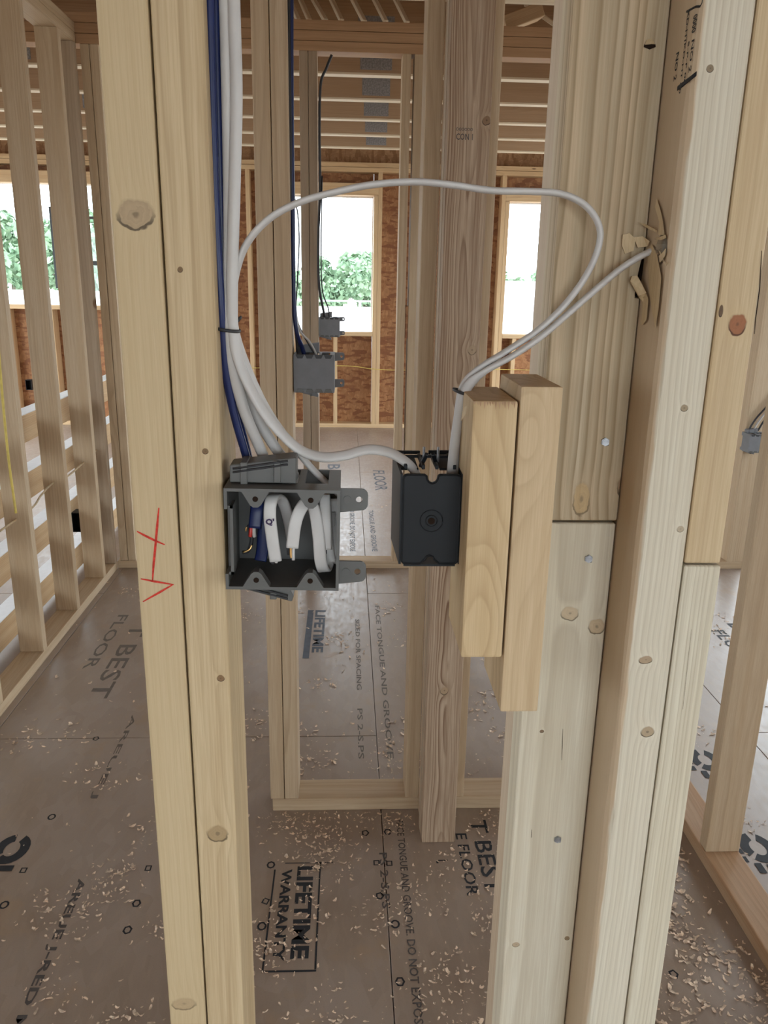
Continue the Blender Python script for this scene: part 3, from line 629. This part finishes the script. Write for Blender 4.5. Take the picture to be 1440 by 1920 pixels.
# ------------------------------------------------------------------ electrical boxes
def two_gang(name, label, ox, yf, oz, mat, facing=1, grp=None, tilt=0.0, group=None, depth=.075):
    """ox = left outer x of the body, yf = y of the open rim, oz = bottom z. facing=1: open toward -Y (camera)"""
    W, H, T = .0965, .0895, .0026
    root = empty(name, (ox, yf, oz), label, 'electrical box', group); f = facing
    def bx(x0, x1, y0, y1, z0, z1, nm='body', par=root, bev=.0006, m_=mat):
        a, b = sorted((yf+f*y0, yf+f*y1)); return board(nm, ox+x0, ox+x1, a, b, oz+z0, oz+z1, m_, par, bev=bev, seg=1)
    bm = bmesh.new()
    def ad(x0, x1, y0, y1, z0, z1):
        r = bmesh.ops.create_cube(bm, size=1)['verts']; bmesh.ops.scale(bm, vec=(x1-x0, abs(y1-y0), z1-z0), verts=r)
        bmesh.ops.translate(bm, vec=((x0+x1)/2, f*(y0+y1)/2, (z0+z1)/2), verts=r)
    D = depth
    ad(0, W, D-T, D, 0, H)
    ad(W-T, W, 0, D-T, 0, H)
    ad(0, T, .020, D-T, 0, H); ad(0, T, 0, .020, 0, .014); ad(0, T, 0, .020, H-.018, H)   # left wall with bracket cut-out
    ad(T*1.6, T*2.6, .004, .022, .012, H-.016); ad(T, T*2.6, .004, .0065, .012, .0145); ad(T, T*2.6, .004, .0065, H-.0185, H-.016)
    ad(T, W-T, 0, D-T, 0, T)                                                               # bottom
    for a, b in ((T, .018), (.036, .050), (.060, .066), (.086, W-T)): ad(a, b, .022, D-T, H-T, H)   # top with knock-outs
    ad(T, W-T, 0, .022, H-T, H)
    bm2 = bpy.data.meshes.new('body'); bm.to_mesh(bm2); bm.free()
    link('body', bm2, mat, root, (ox, yf, oz))
    if f < 0:   # ribbed back edges seen from behind
        for k in range(4):
            for zz, sg in ((H, -1), (0, 1)):
                me = prism([(-.0105, 0), (.0105, 0), (.006, sg*.009), (-.006, sg*.009)], 0, .003)
                link('knockout', me, M_FRAME if sg < 0 else M_GREYBOX, root, (ox+.015+k*.0222, yf-D-.0016, oz+zz))
    for x in (.026, .072):
        for zz, sg in ((H-T, -1), (T, 1)):
            me = prism([(-.0115, 0), (.0115, 0), (.0045, sg*.0115), (.002, sg*.0135), (-.002, sg*.0135), (-.0045, sg*.0115)], min(0, f*.010), max(0, f*.010))
            bs = link('screw_boss', me, mat, root, (ox+x, yf, oz+zz))
            cyl('screw_hole', (ox+x, yf-f*.0002, oz+zz+sg*.0062), .0024, .0006, 'Y', M_HOLE, bs, 10)
    for z0 in (.005, H-.0195):
        n = 8; prof = [(0, -.002), (.017, 0)] + [(.0185+.0055*math.sin(a), .0055-.0055*math.cos(a)) for a in [R(90)*k/4 for k in range(1, 5)]] + [(.024-.0055*(1-math.cos(a)), .0135+.0055*math.sin(a)) for a in [R(90)*k/4 for k in range(0, 5)]] + [(0, .019)]
        hc, hr = Vector((.0165, .0095)), .0028
        bm = bmesh.new(); out = [bm.verts.new((a, 0, b)) for a, b in prof]
        inn = [bm.verts.new((hc.x+hr*math.cos(2*math.pi*k/12), 0, hc.y+hr*math.sin(2*math.pi*k/12))) for k in range(12)]
        ed = [bm.edges.new((out[i], out[(i+1) % len(out)])) for i in range(len(out))] + [bm.edges.new((inn[i], inn[(i+1) % 12])) for i in range(12)]
        bmesh.ops.triangle_fill(bm, use_beauty=True, edges=ed)
        r = bmesh.ops.extrude_face_region(bm, geom=bm.faces[:]); bmesh.ops.translate(bm, vec=(0, f*.0022, 0), verts=[e for e in r['geom'] if isinstance(e, bmesh.types.BMVert)])
        bmesh.ops.recalc_face_normals(bm, faces=bm.faces[:])
        me = bpy.data.meshes.new('tab'); bm.to_mesh(me); bm.free()
        tb = link('mounting_tab', me, mat, root, (ox+W-.0005, yf+f*.009, oz+z0))
        cyl('tab_dimple', (ox+W+.006, yf+f*.009-f*.0003, oz+z0+.0095), .0034, .0008, 'Y', mat, tb, 12)
    # nail brackets, slanted, above and below
    for top in (1, 0):
        ln, hh = (.056, .015) if top else (.054, .009)
        sl = .008 if top else -.007
        z = oz+H+.001 if top else oz-.0015
        poly = [(0, 0), (ln, 0), (ln, hh+sl), (0, hh)] if top else [(0, 0), (ln*.9, 0), (ln, -hh*.4+sl), (ln*.97, -hh+sl), (.0, -.002)]
        y0, y1 = yf+f*.016, yf+f*.040
        me = prism(poly, min(y0, y1)-yf, max(y0, y1)-yf, .0008)
        nb = link('nail_bracket', me, mat, root, (ox+.003, yf, z))
        for k in range(2):
            a, b = (Vector((ox+.006, y0-f*.002, z+hh*.62)), Vector((ox+.052, y0-f*.002, z+hh*.66+sl*.9))) if top else (Vector((ox+.012, y0-f*.002, z-.0015)), Vector((ox+.052, y0-f*.002, z-hh*.62+sl)))
            a = a+Vector((0, 0, k*.003)); b = b+Vector((0, 0, k*.003))
            link('nail', sweep([Vector(), (b-a)*.5, b-a], .0018, .0018, (0, 1, 0), ns=6, n=2), M_DCAB, nb, a)
        for xx in ((.012, .040) if top else (.036,)):
            zz = hh+sl*xx/ln if top else -.0052+sl*xx/ln
            link('bracket_strap', boxmesh(.006, .026, hh+.004 if top else .007, .0006, 1, ('st', top)), mat, nb, (ox+.003+xx, (y0+y1)/2-f*.001, z+(zz/2 if top else zz)))
    if tilt:
        root.rotation_euler = (0, tilt, 0)
    return root
gb = two_gang('electrical_box', 'open grey two-gang electrical box on the left stud, folded cable ends inside', -.1030, .645, 1.1620, M_GREYBOX, 1, tilt=R(.9))
g2 = two_gang('electrical_box', 'grey electrical box seen from behind on the middle wall stud', -.1265, 1.905+.1, 1.1555, M_GREYBOX2, -1, depth=.085)
g3 = two_gang('electrical_box', 'small dark grey electrical box in front of the middle window', -.1320, Y3+.1, 1.152, M_GREYBOX2, -1, depth=.085)
g4 = two_gang('electrical_box', 'dark grey electrical box at the far right edge, on a distant stud', 1.955, Y3-.003-.087+.087, .635, M_GREYBOX2, -1, depth=.085)

# black single-gang box, its back toward the viewer
def black_box():
    x0, x1, z0, z1, yb, yo = .0480, .0985, 1.1790, 1.2605, .662, .742
    cx, cz = (x0+x1)/2, (z0+z1)/2
    root = empty('electrical_box', (cx, yo, z0), 'black single-gang electrical box nailed to the left wooden block', 'electrical box')
    hw, hh = (x1-x0)/2, (z1-z0)/2
    # back plate outline with round notches top and bottom
    def outline(hw, hh, notch=True, r=.0035):
        P = []
        for sx, sz, a0 in ((1, -1, -90), (1, 1, 0), (-1, 1, 90), (-1, -1, 180)):
            for k in range(4):
                a = R(a0+k*30); P.append((sx*(hw-r)+r*math.cos(a), sz*(hh-r)+r*math.sin(a)))
            if notch and sz > 0 and sx > 0: P += [(.0065, hh)] + [(.005*math.cos(R(t)), hh-.001-.0065*math.sin(R(t))) for t in (0, 30, 60, 90, 120, 150, 180)] + [(-.0065, hh)]
            if notch and sz < 0 and sx < 0: P += [(-.0085, -hh), (-.006, -hh+.0025)] + [(-.0042*math.cos(R(t)), -hh+.0035+.0042*math.sin(R(t))) for t in (0, 45, 90, 135, 180)] + [(.006, -hh+.0025), (.0085, -hh)]
        return P
    bp = prism(outline(hw, hh), 0, .0025); link('back_plate', bp, M_BLACK, root, (cx, yb, cz))
    # raised rim
    bm = bmesh.new()
    sweep([(x, -.0002, z) for x, z in outline(hw-.0006, hh-.0006)[:]]+[(outline(hw-.0006, hh-.0006)[0][0], -.0002, outline(hw-.0006, hh-.0006)[0][1])], .002, .002, (0, 1, 0), ns=6, n=1, bm=bm)
    me = bpy.data.meshes.new('rim'); bm.to_mesh(me); bm.free(); link('back_rim', me, M_BLACK, root, (cx, yb, cz))
    ctr = Vector((cx+.0005, yb-.0001, cz-.001))
    for r_, th in ((.0098, .0012), (.0050, .0016)):
        pts = [Vector((r_*math.cos(2*math.pi*k/24), 0, r_*math.sin(2*math.pi*k/24))) for k in range(25)]
        link('dimple_ring', sweep(pts, th, .0010, (0, 1, 0), ns=8, n=2), M_BLACK, root, ctr)
    cyl('centre_dimple', ctr, .0030, .0008, 'Y', M_HOLE, root, 20)
    dl = .003
    def quadwall(nm, a, b):   # wall between back edge a->b (x,z) flared to the opening
        def fl(p): return (p[0]*(1+.10), p[1]*1.06)
        t = .002
        A, B = Vector((a[0], 0, a[1])), Vector((b[0], 0, b[1])); fa, fb = fl(a), fl(b)
        C, D = Vector((fb[0], yo-yb, fb[1])), Vector((fa[0], yo-yb, fa[1]))
        nrm = (B-A).cross(D-A).normalized()*t
        vs = [A, B, C, D, A+nrm, B+nrm, C+nrm, D+nrm]
        fs = [(0, 1, 2, 3), (7, 6, 5, 4), (0, 4, 5, 1), (1, 5, 6, 2), (2, 6, 7, 3), (3, 7, 4, 0)]
        link(nm, mesh_from(vs, fs), M_BLACK, root, (cx, yb, cz))
    quadwall('side_wall', (-hw, -hh), (-hw, hh)); quadwall('side_wall', (hw, hh), (hw, -hh)); quadwall('bottom_wall', (hw*.9, -hh), (-hw*.9, -hh))
    # far rim of the open face and clamp ribs at the cable entries
    zt = hh*1.06
    for (a, b, y, h_) in ((-hw*1.08, -.004, .078, .003), (.004, hw*1.08, .078, .004), (-hw*1.08, hw*1.08, .060, .0025)):
        link('open_rim', boxmesh(b-a, .003, h_, .0004, 1, 'r'), M_BLACK, root, (cx+(a+b)/2, yb+y, cz+zt))
    for x in (-.0215, -.006, .006, .0215):
        link('entry_rib', boxmesh(.0028, .050, .004, .0004, 1, 'er'), M_BLACK, root, (cx+x, yb+.045, cz+zt-.001))
    for x, a in ((-.0045, .35), (.0055, -.35)):
        fl_ = link('cable_clamp', boxmesh(.0035, .004, .016, .0006, 1, 'cl'), M_BLACK, root, (cx+x, yb+.035, cz+zt+.002)); fl_.rotation_euler = (.5, a, 0)
    for x in (-.0175, .0175):
        link('top_wall', boxmesh(.016, .046, .002, .0003, 1, 'tw'), M_BLACK, root, (cx+x, yb+.052, cz+zt-.005))
    for x in (-.003, .010):
        cyl('steel_nail', (cx+x, yb+.050, cz+zt+.004), .0012, .014, 'Z', M_STEEL, root, 8)
    return root
bk = black_box()
# two more outlet boxes on the left wall
def outlet_box(label, x, y, z):
    r_ = empty('outlet_box', (x, y, z), label, 'electrical box')
    W, D, H_ = .056, .07, .095
    for (a, b, c0, c1, d0, d1) in ((0, W, D-.003, D, 0, H_), (0, .003, 0, D-.003, 0, H_), (W-.003, W, 0, D-.003, 0, H_), (.003, W-.003, 0, D-.003, 0, .003), (.003, W-.003, 0, D-.003, H_-.003, H_)):
        board('side_panel', x+a, x+b, y+c0, y+c1, z+d0, z+d1, M_BLACK, r_, bev=.0004, seg=1)
    return r_
p = px(137, 975, X=-1.29); outlet_box('black outlet box low behind the left studs', -1.2955, p.y, p.z-.06)
p = px(50, 722, Y=Y4-.1); outlet_box('black outlet box on the far wall under the left window', p.x-.02, Y4-.075, p.z-.05)

# ------------------------------------------------------------------ cables
def P3(lst): return [px(u, v_, Y=y) for u, v_, y in lst]
BL = plain('blue', (.01, .02, .1))
def wcable(label, pts, mat=M_WCAB, wide=.0098, thick=.0056, ref=(1, 0, 0), name='electrical_cable', group=None, **kw):
    o = cable(name, P3(pts), wide, thick, mat, None, ref, ns=12, **kw)
    return tag(o, label, 'cable', group)
# navy pair
bl1 = wcable('navy blue cable nearest the left stud, running down into the grey box', [(391, -60, .682), (394, 60, .682), (399, 250, .682), (405, 420, .682), (413, 560, .682), (417, 620, .684), (424, 700, .688), (440, 780, .694), (460, 850, .698), (470, 890, .698), (478, 925, .690)], M_BCAB, .0075, .0065)
bl2 = wcable('second navy blue cable beside the first, bundled with the white cables', [(403, -60, .690), (405, 60, .690), (410, 250, .690), (415, 420, .690), (421, 560, .690), (424, 620, .690), (430, 700, .694), (446, 780, .700), (464, 850, .704), (472, 890, .706), (486, 930, .700)], M_BCAB, .0075, .0065)
wa = wcable('white cable entering the grey box at its left knock-out', [(420, -60, .686), (424, 60, .686), (428, 250, .686), (430, 420, .685), (429, 560, .684), (430, 620, .684), (437, 690, .687), (458, 770, .692), (483, 830, .697), (500, 872, .699), (508, 905, .692)])
wbb = wcable('white cable entering the grey box at its middle knock-out', [(411, -60, .695), (415, 60, .696), (420, 250, .697), (424, 420, .697), (428, 560, .696), (434, 620, .696), (445, 690, .700), (475, 770, .705), (510, 830, .708), (545, 880, .706), (560, 915, .698)])
wc_ = wcable('white cable looping from the left bundle across to the black box top', [(436, -60, .684), (440, 60, .684), (443, 180, .684), (440, 330, .683), (436, 480, .682), (435, 560, .682), (437, 620, .683), (452, 690, .684), (490, 765, .684), (530, 815, .684), (565, 845, .684), (605, 857, .684), (645, 854, .685), (688, 843, .686), (725, 847, .688), (755, 862, .690), (778, 884, .692), (790, 915, .694)], ref=[(1, 0, .2)]*7+[(.6, .5, .4)]*2+[(.2, .6, .8)]*9)
# big free loop from the grey box over to the black box
wd_ = wcable('white cable making the wide free loop above both boxes', [(640, 930, .700), (592, 886, .704), (545, 830, .700), (500, 765, .694), (465, 690, .692), (443, 625, .690), (437, 570, .688), (443, 510, .687), (464, 455, .687), (505, 410, .687), (560, 380, .687), (625, 361, .687), (700, 346, .687), (780, 341, .687), (850, 347, .688), (920, 357, .690), (990, 359, .692), (1050, 363, .694), (1096, 384, .695), (1122, 420, .696), (1123, 460, .697), (1100, 515, .698), (1060, 570, .699), (1010, 618, .699), (950, 658, .698), (900, 690, .694), (872, 722, .690), (862, 760, .690), (857, 820, .691), (852, 880, .692), (848, 920, .694)],
             ref=[(.2, .9, 0)]*24+[(.3, .9, .2)]+[(.5, .8, 0)]+[(.9, .3, 0)]*5, wide=.0092, thick=.0056)
we_ = wcable('white cable coming out of the splintered hole down to the black box', [(1262, 458, .700), (1240, 465, .700), (1210, 476, .700), (1165, 503, .700), (1110, 549, .699), (1060, 593, .698), (1010, 635, .696), (960, 668, .694), (910, 696, .690), (878, 724, .684), (864, 760, .682), (854, 820, .683), (847, 880, .686), (843, 920, .690)],
             ref=[(.2, .9, 0)]*8+[(.5, .8, 0)]+[(.9, .2, 0)]*5, wide=.0092, thick=.0056)
# ties and staples
def tie(label, u, v_, Y, rx, ry, tilt, mat=M_DCAB):
    c = px(u, v_, Y=Y); n = 20
    pts = [Vector((rx*math.cos(2*math.pi*k/n), ry*math.sin(2*math.pi*k/n), math.cos(2*math.pi*k/n)*tilt)) for k in range(n+1)]
    o = link('cable_tie', sweep(pts, .0028, .0016, (0, 0, 1), ns=6, n=2), mat, None, c)
    tag(o, label, 'cable tie'); return o
tie('black insulated staple clamping the left cable bundle', 426, 617, .686, .0105, .0155, -.0015)
tie('short black tie just behind the left bundle staple', 441, 605, .692, .0050, .006, .0045)
tie('black tie around the two cables above the black box', 866, 735, .688, .0075, .010, -.0022)

# folded cable ends inside the grey box (parts of their cables)
def ribbon(par, pts, refs, mat=M_WCAB, wide=.0108, thick=.0042, nm='folded_end', label=None):
    P = P3(pts); c = P[0]
    o = link(nm, sweep([p-c for p in P], wide, thick, refs, ns=12, n=8, flat=True), mat, par, c)
    if label: o['label'] = label
    return o
X1 = (1, 0, 0)
r1 = ribbon(wa, [(548, 1012, .690), (541, 975, .689), (531, 942, .684), (519, 931, .674), (509, 938, .665), (506, 966, .662), (510, 1005, .661), (517, 1052, .661)], [(1, -.4, 0), (1, -.4, 0), (1, -.2, 0), X1, X1, X1, X1, X1])
ctr = px(498, 986, Y=.6588)
link('marker_letter', textmesh("Q'", .0075, .0065, .05), plain('purple_marker', (.03, .01, .06), .6), wa, ctr, (R(90), 0, 0))
r2 = ribbon(wbb, [(548, 1027, .658), (553, 985, .659), (562, 958, .662), (574, 943, .667), (585, 946, .668), (593, 972, .664), (598, 1010, .661), (601, 1050, .660), (607, 1068, .664), (614, 1058, .674), (618, 1020, .682), (618, 960, .684)], [(1, .1, 0), (1, .1, 0), (1, .2, 0), (1, .5, 0), (1, -.5, 0), (1, -.1, 0), X1, X1, (1, .2, 0), X1, X1, X1])
r3 = ribbon(wd_, [(626, 935, .690), (627, 985, .684), (626, 1035, .676), (622, 1052, .672), (616, 1030, .672), (613, 980, .672), (609, 930, .674), (611, 980, .664), (612, 1030, .663)], [X1]*9, wide=.0095)
ribbon(bl1, [(484, 920, .690), (482, 950, .676), (478, 990, .672)], [X1]*3, M_BCAB, .0115, .006)
ribbon(bl2, [(492, 930, .702), (494, 985, .697), (492, 1030, .690), (488, 1052, .686)], [X1]*4, M_BCAB, .011, .006)
def wire(par, pts, mat, r_=.0017, nm='wire_core'):
    P = P3(pts); c = P[0]; return link(nm, sweep([p-c for p in P], r_*2, r_*2, (0, 1, 0), ns=8, n=5), mat, par, c)
wire(bl1, [(471, 986, .672), (470, 997, .671), (469, 1006, .671)], M_RED); wire(bl1, [(476, 986, .672), (476, 997, .672), (477, 1006, .673)], M_WCAB); wire(bl1, [(467, 984, .675), (472, 1010, .676), (466, 1032, .676), (455, 1036, .676)], M_DCAB)
wire(bl1, [(462, 988, .674), (461, 996, .674)], M_COPPER, .0009); wire(bl1, [(472, 1022, .675), (468, 1030, .674), (456, 1036, .674)], M_COPPER, .0009)
wire(wbb, [(545, 1024, .660), (545, 1038, .660), (546, 1046, .660)], M_COPPER, .0010); wire(wbb, [(550, 1024, .660), (550, 1050, .660)], M_WCAB, .0014); wire(wbb, [(540, 1024, .664), (541, 1040, .664)], M_DCAB, .0014)
wire(wa, [(512, 1050, .662), (511, 1057, .662)], M_DCAB); wire(wa, [(518, 1050, .662), (518, 1055, .662)], M_WCAB, .0014)
wire(wd_, [(609, 1028, .664), (609, 1038, .664)], M_DCAB, .0018)

# cables on the walls behind
def bcable(label, pts, mat, r_): 
    o = cable('electrical_cable', P3(pts), r_*2, r_*2, mat, None, (0, 1, 0), ns=8, n=8); return tag(o, label, 'cable')
bcable('navy cable hanging along the middle wall double stud', [(546, -40, 1.93), (546, 100, 1.93), (547, 250, 1.93), (549, 400, 1.93), (551, 560, 1.93), (556, 620, 1.93), (566, 650, 1.95), (575, 680, 1.96)], M_BCAB, .0052)
bcable('black cable hanging beside the navy cable on the middle stud', [(541, -40, 1.925), (542, 100, 1.925), (544, 250, 1.925), (546, 400, 1.93), (549, 540, 1.935), (553, 600, 1.94), (557, 640, 1.95), (562, 680, 1.96)], M_DCAB, .0040)
bcable('thin dark cable bowed in front of the narrow window strip', [(550, 360, 1.96), (558, 400, 1.96), (561, 450, 1.96), (558, 520, 1.96), (556, 590, 1.96), (570, 630, 1.96), (590, 665, 1.96), (600, 690, 1.965)], M_DCAB, .0016)
bcable('thin grey cable slanting into the middle wall box', [(553, 560, 1.94), (560, 615, 1.95), (580, 640, 1.955), (592, 662, 1.96), (600, 684, 1.965)], M_WCAB, .0026)
bcable('dark cable hooked over the partition plate and hanging down its stud', [(622, 103, 3.82), (612, 128, 3.82), (601, 160, 3.82), (599, 250, 3.82), (600, 350, 3.82), (597, 450, 3.82), (598, 530, 3.83), (606, 580, 3.85), (612, 606, 3.87)], M_DCAB, .0058)
bcable('thin dark cable beside the window box, hanging from the partition', [(604, 330, 3.82), (602, 450, 3.82), (604, 540, 3.83), (616, 580, 3.85), (618, 606, 3.87)], M_DCAB, .003)
bcable('yellow cord strung across the strand board below the windows', [(400, 688, 7.80), (470, 690, 7.80), (640, 686, 7.80), (700, 692, 7.80), (760, 694, 7.80), (880, 692, 7.80), (1010, 694, 7.80)], M_YEL, .0032)
bcable('yellow cord hanging down the leftmost stud', [(-4, 640, 2.38), (6, 760, 2.38), (16, 860, 2.38), (24, 920, 2.38), (30, 962, 2.38)], M_YEL, .004)
cp = [px(60, 952, X=-1.19), px(76, 930, X=-1.19), px(98, 907, X=-1.19), px(128, 892, X=-1.19), px(157, 867, X=-1.19), px(183, 842, X=-1.19)]
o = cable('electrical_cable', [cp[0]+Vector((0, -.3, 0))]+cp, .009, .006, M_TCAB, None, (0, 0, 1), ns=8); tag(o, 'tan cable threaded through drilled holes of the left wall studs', 'cable')
for k, (dx, c_) in enumerate(((0, M_DCAB), (.02, M_WCAB), (.04, M_DCAB))):
    b_ = px(1404+9*k, 800, Y=3.80)
    o = cable('electrical_cable', [b_+Vector((.25, .02, .5)), b_+Vector((.12, .01, .17)), b_+Vector((.03, 0, .04)), b_+Vector((0, 0, -.02))], .012, .008, c_, None, (0, 1, 0), ns=8)
    tag(o, ['black cable running into the far right box, leftmost of three', 'white cable running into the far right box, between two black ones', 'black cable running into the far right box, rightmost of three'][k], 'cable')

# horizontal boards behind the left wall
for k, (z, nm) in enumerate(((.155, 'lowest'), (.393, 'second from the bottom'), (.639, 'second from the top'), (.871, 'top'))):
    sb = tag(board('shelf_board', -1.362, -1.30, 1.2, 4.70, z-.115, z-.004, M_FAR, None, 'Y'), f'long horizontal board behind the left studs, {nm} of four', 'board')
    st_ = board('painted_daylight_strip', -1.366, -1.298, 1.2, 4.70, z-.0038, z, M_WRAP_DAYLIGHT, None, 'Y', bev=.0005, seg=1)  # white strip paints window light onto the board's top face
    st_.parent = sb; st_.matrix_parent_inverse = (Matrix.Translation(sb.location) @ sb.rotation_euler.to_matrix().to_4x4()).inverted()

# ------------------------------------------------------------------ shavings
random.seed(21); rng = np.random.default_rng(5)
vs, fs = [], []
def shaving(x, y, s):
    a = random.uniform(0, 6.28); ca, sa = math.cos(a), math.sin(a); wd = s*random.uniform(.3, .6); cur = random.uniform(.2, 1.1); n = 3; b = len(vs)
    tw = random.uniform(-.4, .4); z0 = random.uniform(.0004, .0016)
    for k in range(n+1):
        t = k/n-.5; zz = z0+s*cur*(t*t if cur > .3 else .25-t*t)*random.uniform(.8, 1.2)
        for e in (-.5, .5):
            lx, ly = t*s+random.uniform(-.1, .1)*s, e*wd*(1-abs(t)*.9)*random.uniform(.5, 1.5)+tw*t*t*s
            vs.append((x+lx*ca-ly*sa, y+lx*sa+ly*ca, max(.0003, zz+e*tw*wd*.5)))
    for k in range(n): fs.append((b+2*k, b+2*k+1, b+2*k+3, b+2*k+2))
def scatter(n, xa, xb, ya, yb, s0, s1, clump=0):
    cl = [(random.uniform(xa, xb), random.uniform(ya, yb)) for _ in range(max(1, clump))]
    for k in range(n):
        if clump and random.random() < .8:
            q = random.choice(cl); x, y = random.gauss(q[0], .035), random.gauss(q[1], .045)
        else: x, y = random.uniform(xa, xb), random.uniform(ya, yb)
        if 1.895 < y < 2.0 or .195 < x < .295 and 1.755 < y < 1.99: continue
        if .905 < x < 1.01: continue
        shaving(x, y, (s0+(s1-s0)*random.random()**2.2*1.4)*.85)
scatter(1900, -.20, .62, 1.18, 1.89, .004, .014, 26)
scatter(420, -.2, .5, 1.80, 1.895, .004, .012, 6)
scatter(1700, .50, .90, 1.1, 1.9, .005, .017, 40)
scatter(520, -1.0, -.2, 1.15, 2.0, .005, .016, 12)
scatter(700, -1.14, -.2, 2.0, 3.8, .006, .020, 20)
scatter(900, -.2, .7, 2.0, 3.8, .006, .020, 20)
scatter(300, -.2, .5, 2.0, 2.2, .004, .014, 6)
scatter(400, 1.02, 1.8, 1.3, 3.6, .006, .018, 10)
scatter(200, -1.14, .8, 4.0, 7.5, .008, .02, 8)
me = mesh_from(vs, fs, 'shavings'); o = link('wood_shavings', me, M_CHIP)
tag(o, 'pale wood shavings and sawdust scattered over the subfloor', 'shavings', kind='stuff')

# ------------------------------------------------------------------ outside
gr = NG('bare_earth'); n = gr.noise(gr.obj(), .25, 4); M_GROUND = gr.done(gr.mix(n, (.40, .36, .31), (.50, .46, .41)), .9, .1)
o = link('ground', mesh_from([(-150, 9, 0), (150, 9, 0), (150, 220, 0), (-150, 220, 0)], [(0, 1, 2, 3)]), M_GROUND, None, (0, 0, -3.2)); tag(o, 'bare earth outside beyond the windows', 'ground', kind='structure')
o = link('ground', mesh_from([(-150, -80, 0), (150, -80, 0), (150, 9, 0), (-150, 9, 0)], [(0, 1, 2, 3)]), M_GROUND, None, (0, 0, -3.2)); tag(o, 'bare earth around and behind the house', 'ground', kind='structure')
nb = empty('neighbour_roof', (0, 20, .2), 'white flat roof with low rail outside the middle window', 'roof')
board('roof_deck', -16, 4.6, 12, 30, .1, .42, M_WHITE, nb, bev=.01, seg=1)
board('parapet', -15.8, -2.6, 12.05, 12.35, .42, 1.17, M_WHITE, nb, 'X', bev=.005, seg=1)
board('building_wall', -15.6, 4.2, 12.5, 29.5, -3.2, .1, M_WHITE, nb, bev=0, seg=1)
for k in range(12): board('rail_post', -14+k*1.6, -13.9+k*1.6, 29.6, 29.7, .42, .60, M_PLATE, nb, bev=0, seg=1)
board('rail', -15.6, 4.2, 29.6, 29.7, .60, .66, M_PLATE, nb, 'X', bev=0, seg=1)
pk = empty('pale_building', (12, 24, -3.2), 'pale pinkish building with a low roof outside the right window', 'building')
M_PINK = plain('pale_pink_siding', (.80, .74, .74), .8, .2, var=.02, scale=1)
board('building_wall', 4.9, 18, 24, 34, -3.2, .55, M_WHITE, pk, bev=0, seg=1)
board('roof_slab', 4.8, 18.2, 23.8, 34, .55, .70, plain('mauve_trim', (.45, .38, .45), .7), pk, bev=0, seg=1)
board('upper_wall', 5.0, 17.8, 26, 33.8, .70, 1.42, M_PINK, pk, bev=0, seg=1)
gl_ = NG('tree_leaves'); n = gl_.noise(gl_.obj(), .8, 3); cL = gl_.mix(gl_.ramp(n, .3, .7), (.17, .27, .17), (.27, .37, .24)); M_LEAF = gl_.done(cL, .8, .2)
M_BARK = plain('bark', (.10, .08, .06), .9)
def tree(label, x, y, top, rad, seed):
    rg = np.random.default_rng(seed); base = -3.2; root = empty('tree', (x, y, base), label, 'tree', 'trees beyond the windows')
    n = 2400; hgt = top-base
    dirs = rg.normal(size=(n, 3)); dirs /= np.linalg.norm(dirs, axis=1)[:, None]
    blob = 7; bc = rg.normal(size=(blob, 3))*np.array([.45, .45, .28])*rad; bc[:, 2] += base+hgt*.62-base
    idx = rg.integers(0, blob, n); c = bc[idx]+dirs*(rg.uniform(.5, 1., n)**.4)[:, None]*rad*rg.uniform(.38, .62, blob)[idx][:, None]
    c[:, 2] = np.minimum(c[:, 2], hgt-rg.uniform(0, .5, n))
    s = rg.uniform(.14, .34, n)*rad/2.5; a = rg.normal(size=(n, 3)); a /= np.linalg.norm(a, axis=1)[:, None]; b = np.cross(a, rg.normal(size=(n, 3))); b /= np.linalg.norm(b, axis=1)[:, None]
    V = np.stack([c-a*s[:, None], c+b*s[:, None]*.7, c+a*s[:, None], c-b*s[:, None]*.7], 1).reshape(-1, 3)
    me = mesh_from(V.tolist(), [(4*i, 4*i+1, 4*i+2, 4*i+3) for i in range(n)]); link('foliage', me, M_LEAF, root, (x, y, base))
    link('trunk', sweep([Vector((0, 0, 0)), Vector((.1, 0, hgt*.3)), Vector((0, .1, hgt*.65))], .4, .4, (0, 1, 0), ns=8, n=3), M_BARK, root, (x, y, base))
TR = []   # (bearing x/y, distance, elevation of the top, crown radius per metre)
for q, y, e, k in ((-.155, 92, .034, .036), (-.075, 50, .031, .040), (-.022, 60, .036, .040), (.020, 72, .030, .040), (.058, 84, .040, .038), (.100, 54, .030, .040),
                   (.196, 50, .022, .036), (.232, 62, .028, .036), (.290, 76, .024, .036), (-.315, 40, .070, .058), (-.345, 54, .085, .052), (-.395, 70, .075, .050), (-.445, 42, .080, .058), (-.52, 58, .078, .052)):
    TR.append((q*y, y, CH+e*y, k*y))
order = sorted(range(len(TR)), key=lambda i: TR[i][0]/TR[i][1])
for r_, i in enumerate(order):
    x, y, t, cr = TR[i]
    view = lambda j: 'left window' if TR[j][0]/TR[j][1] < -.25 else ('middle window' if TR[j][0]/TR[j][1] < .15 else 'right window')
    where = view(i)
    same = [j for j in order if view(j) == where]
    tree(f'hazy green tree outside the {where}, {ORD[same.index(i)]} from the left there', x, y, t, cr, 30+i)
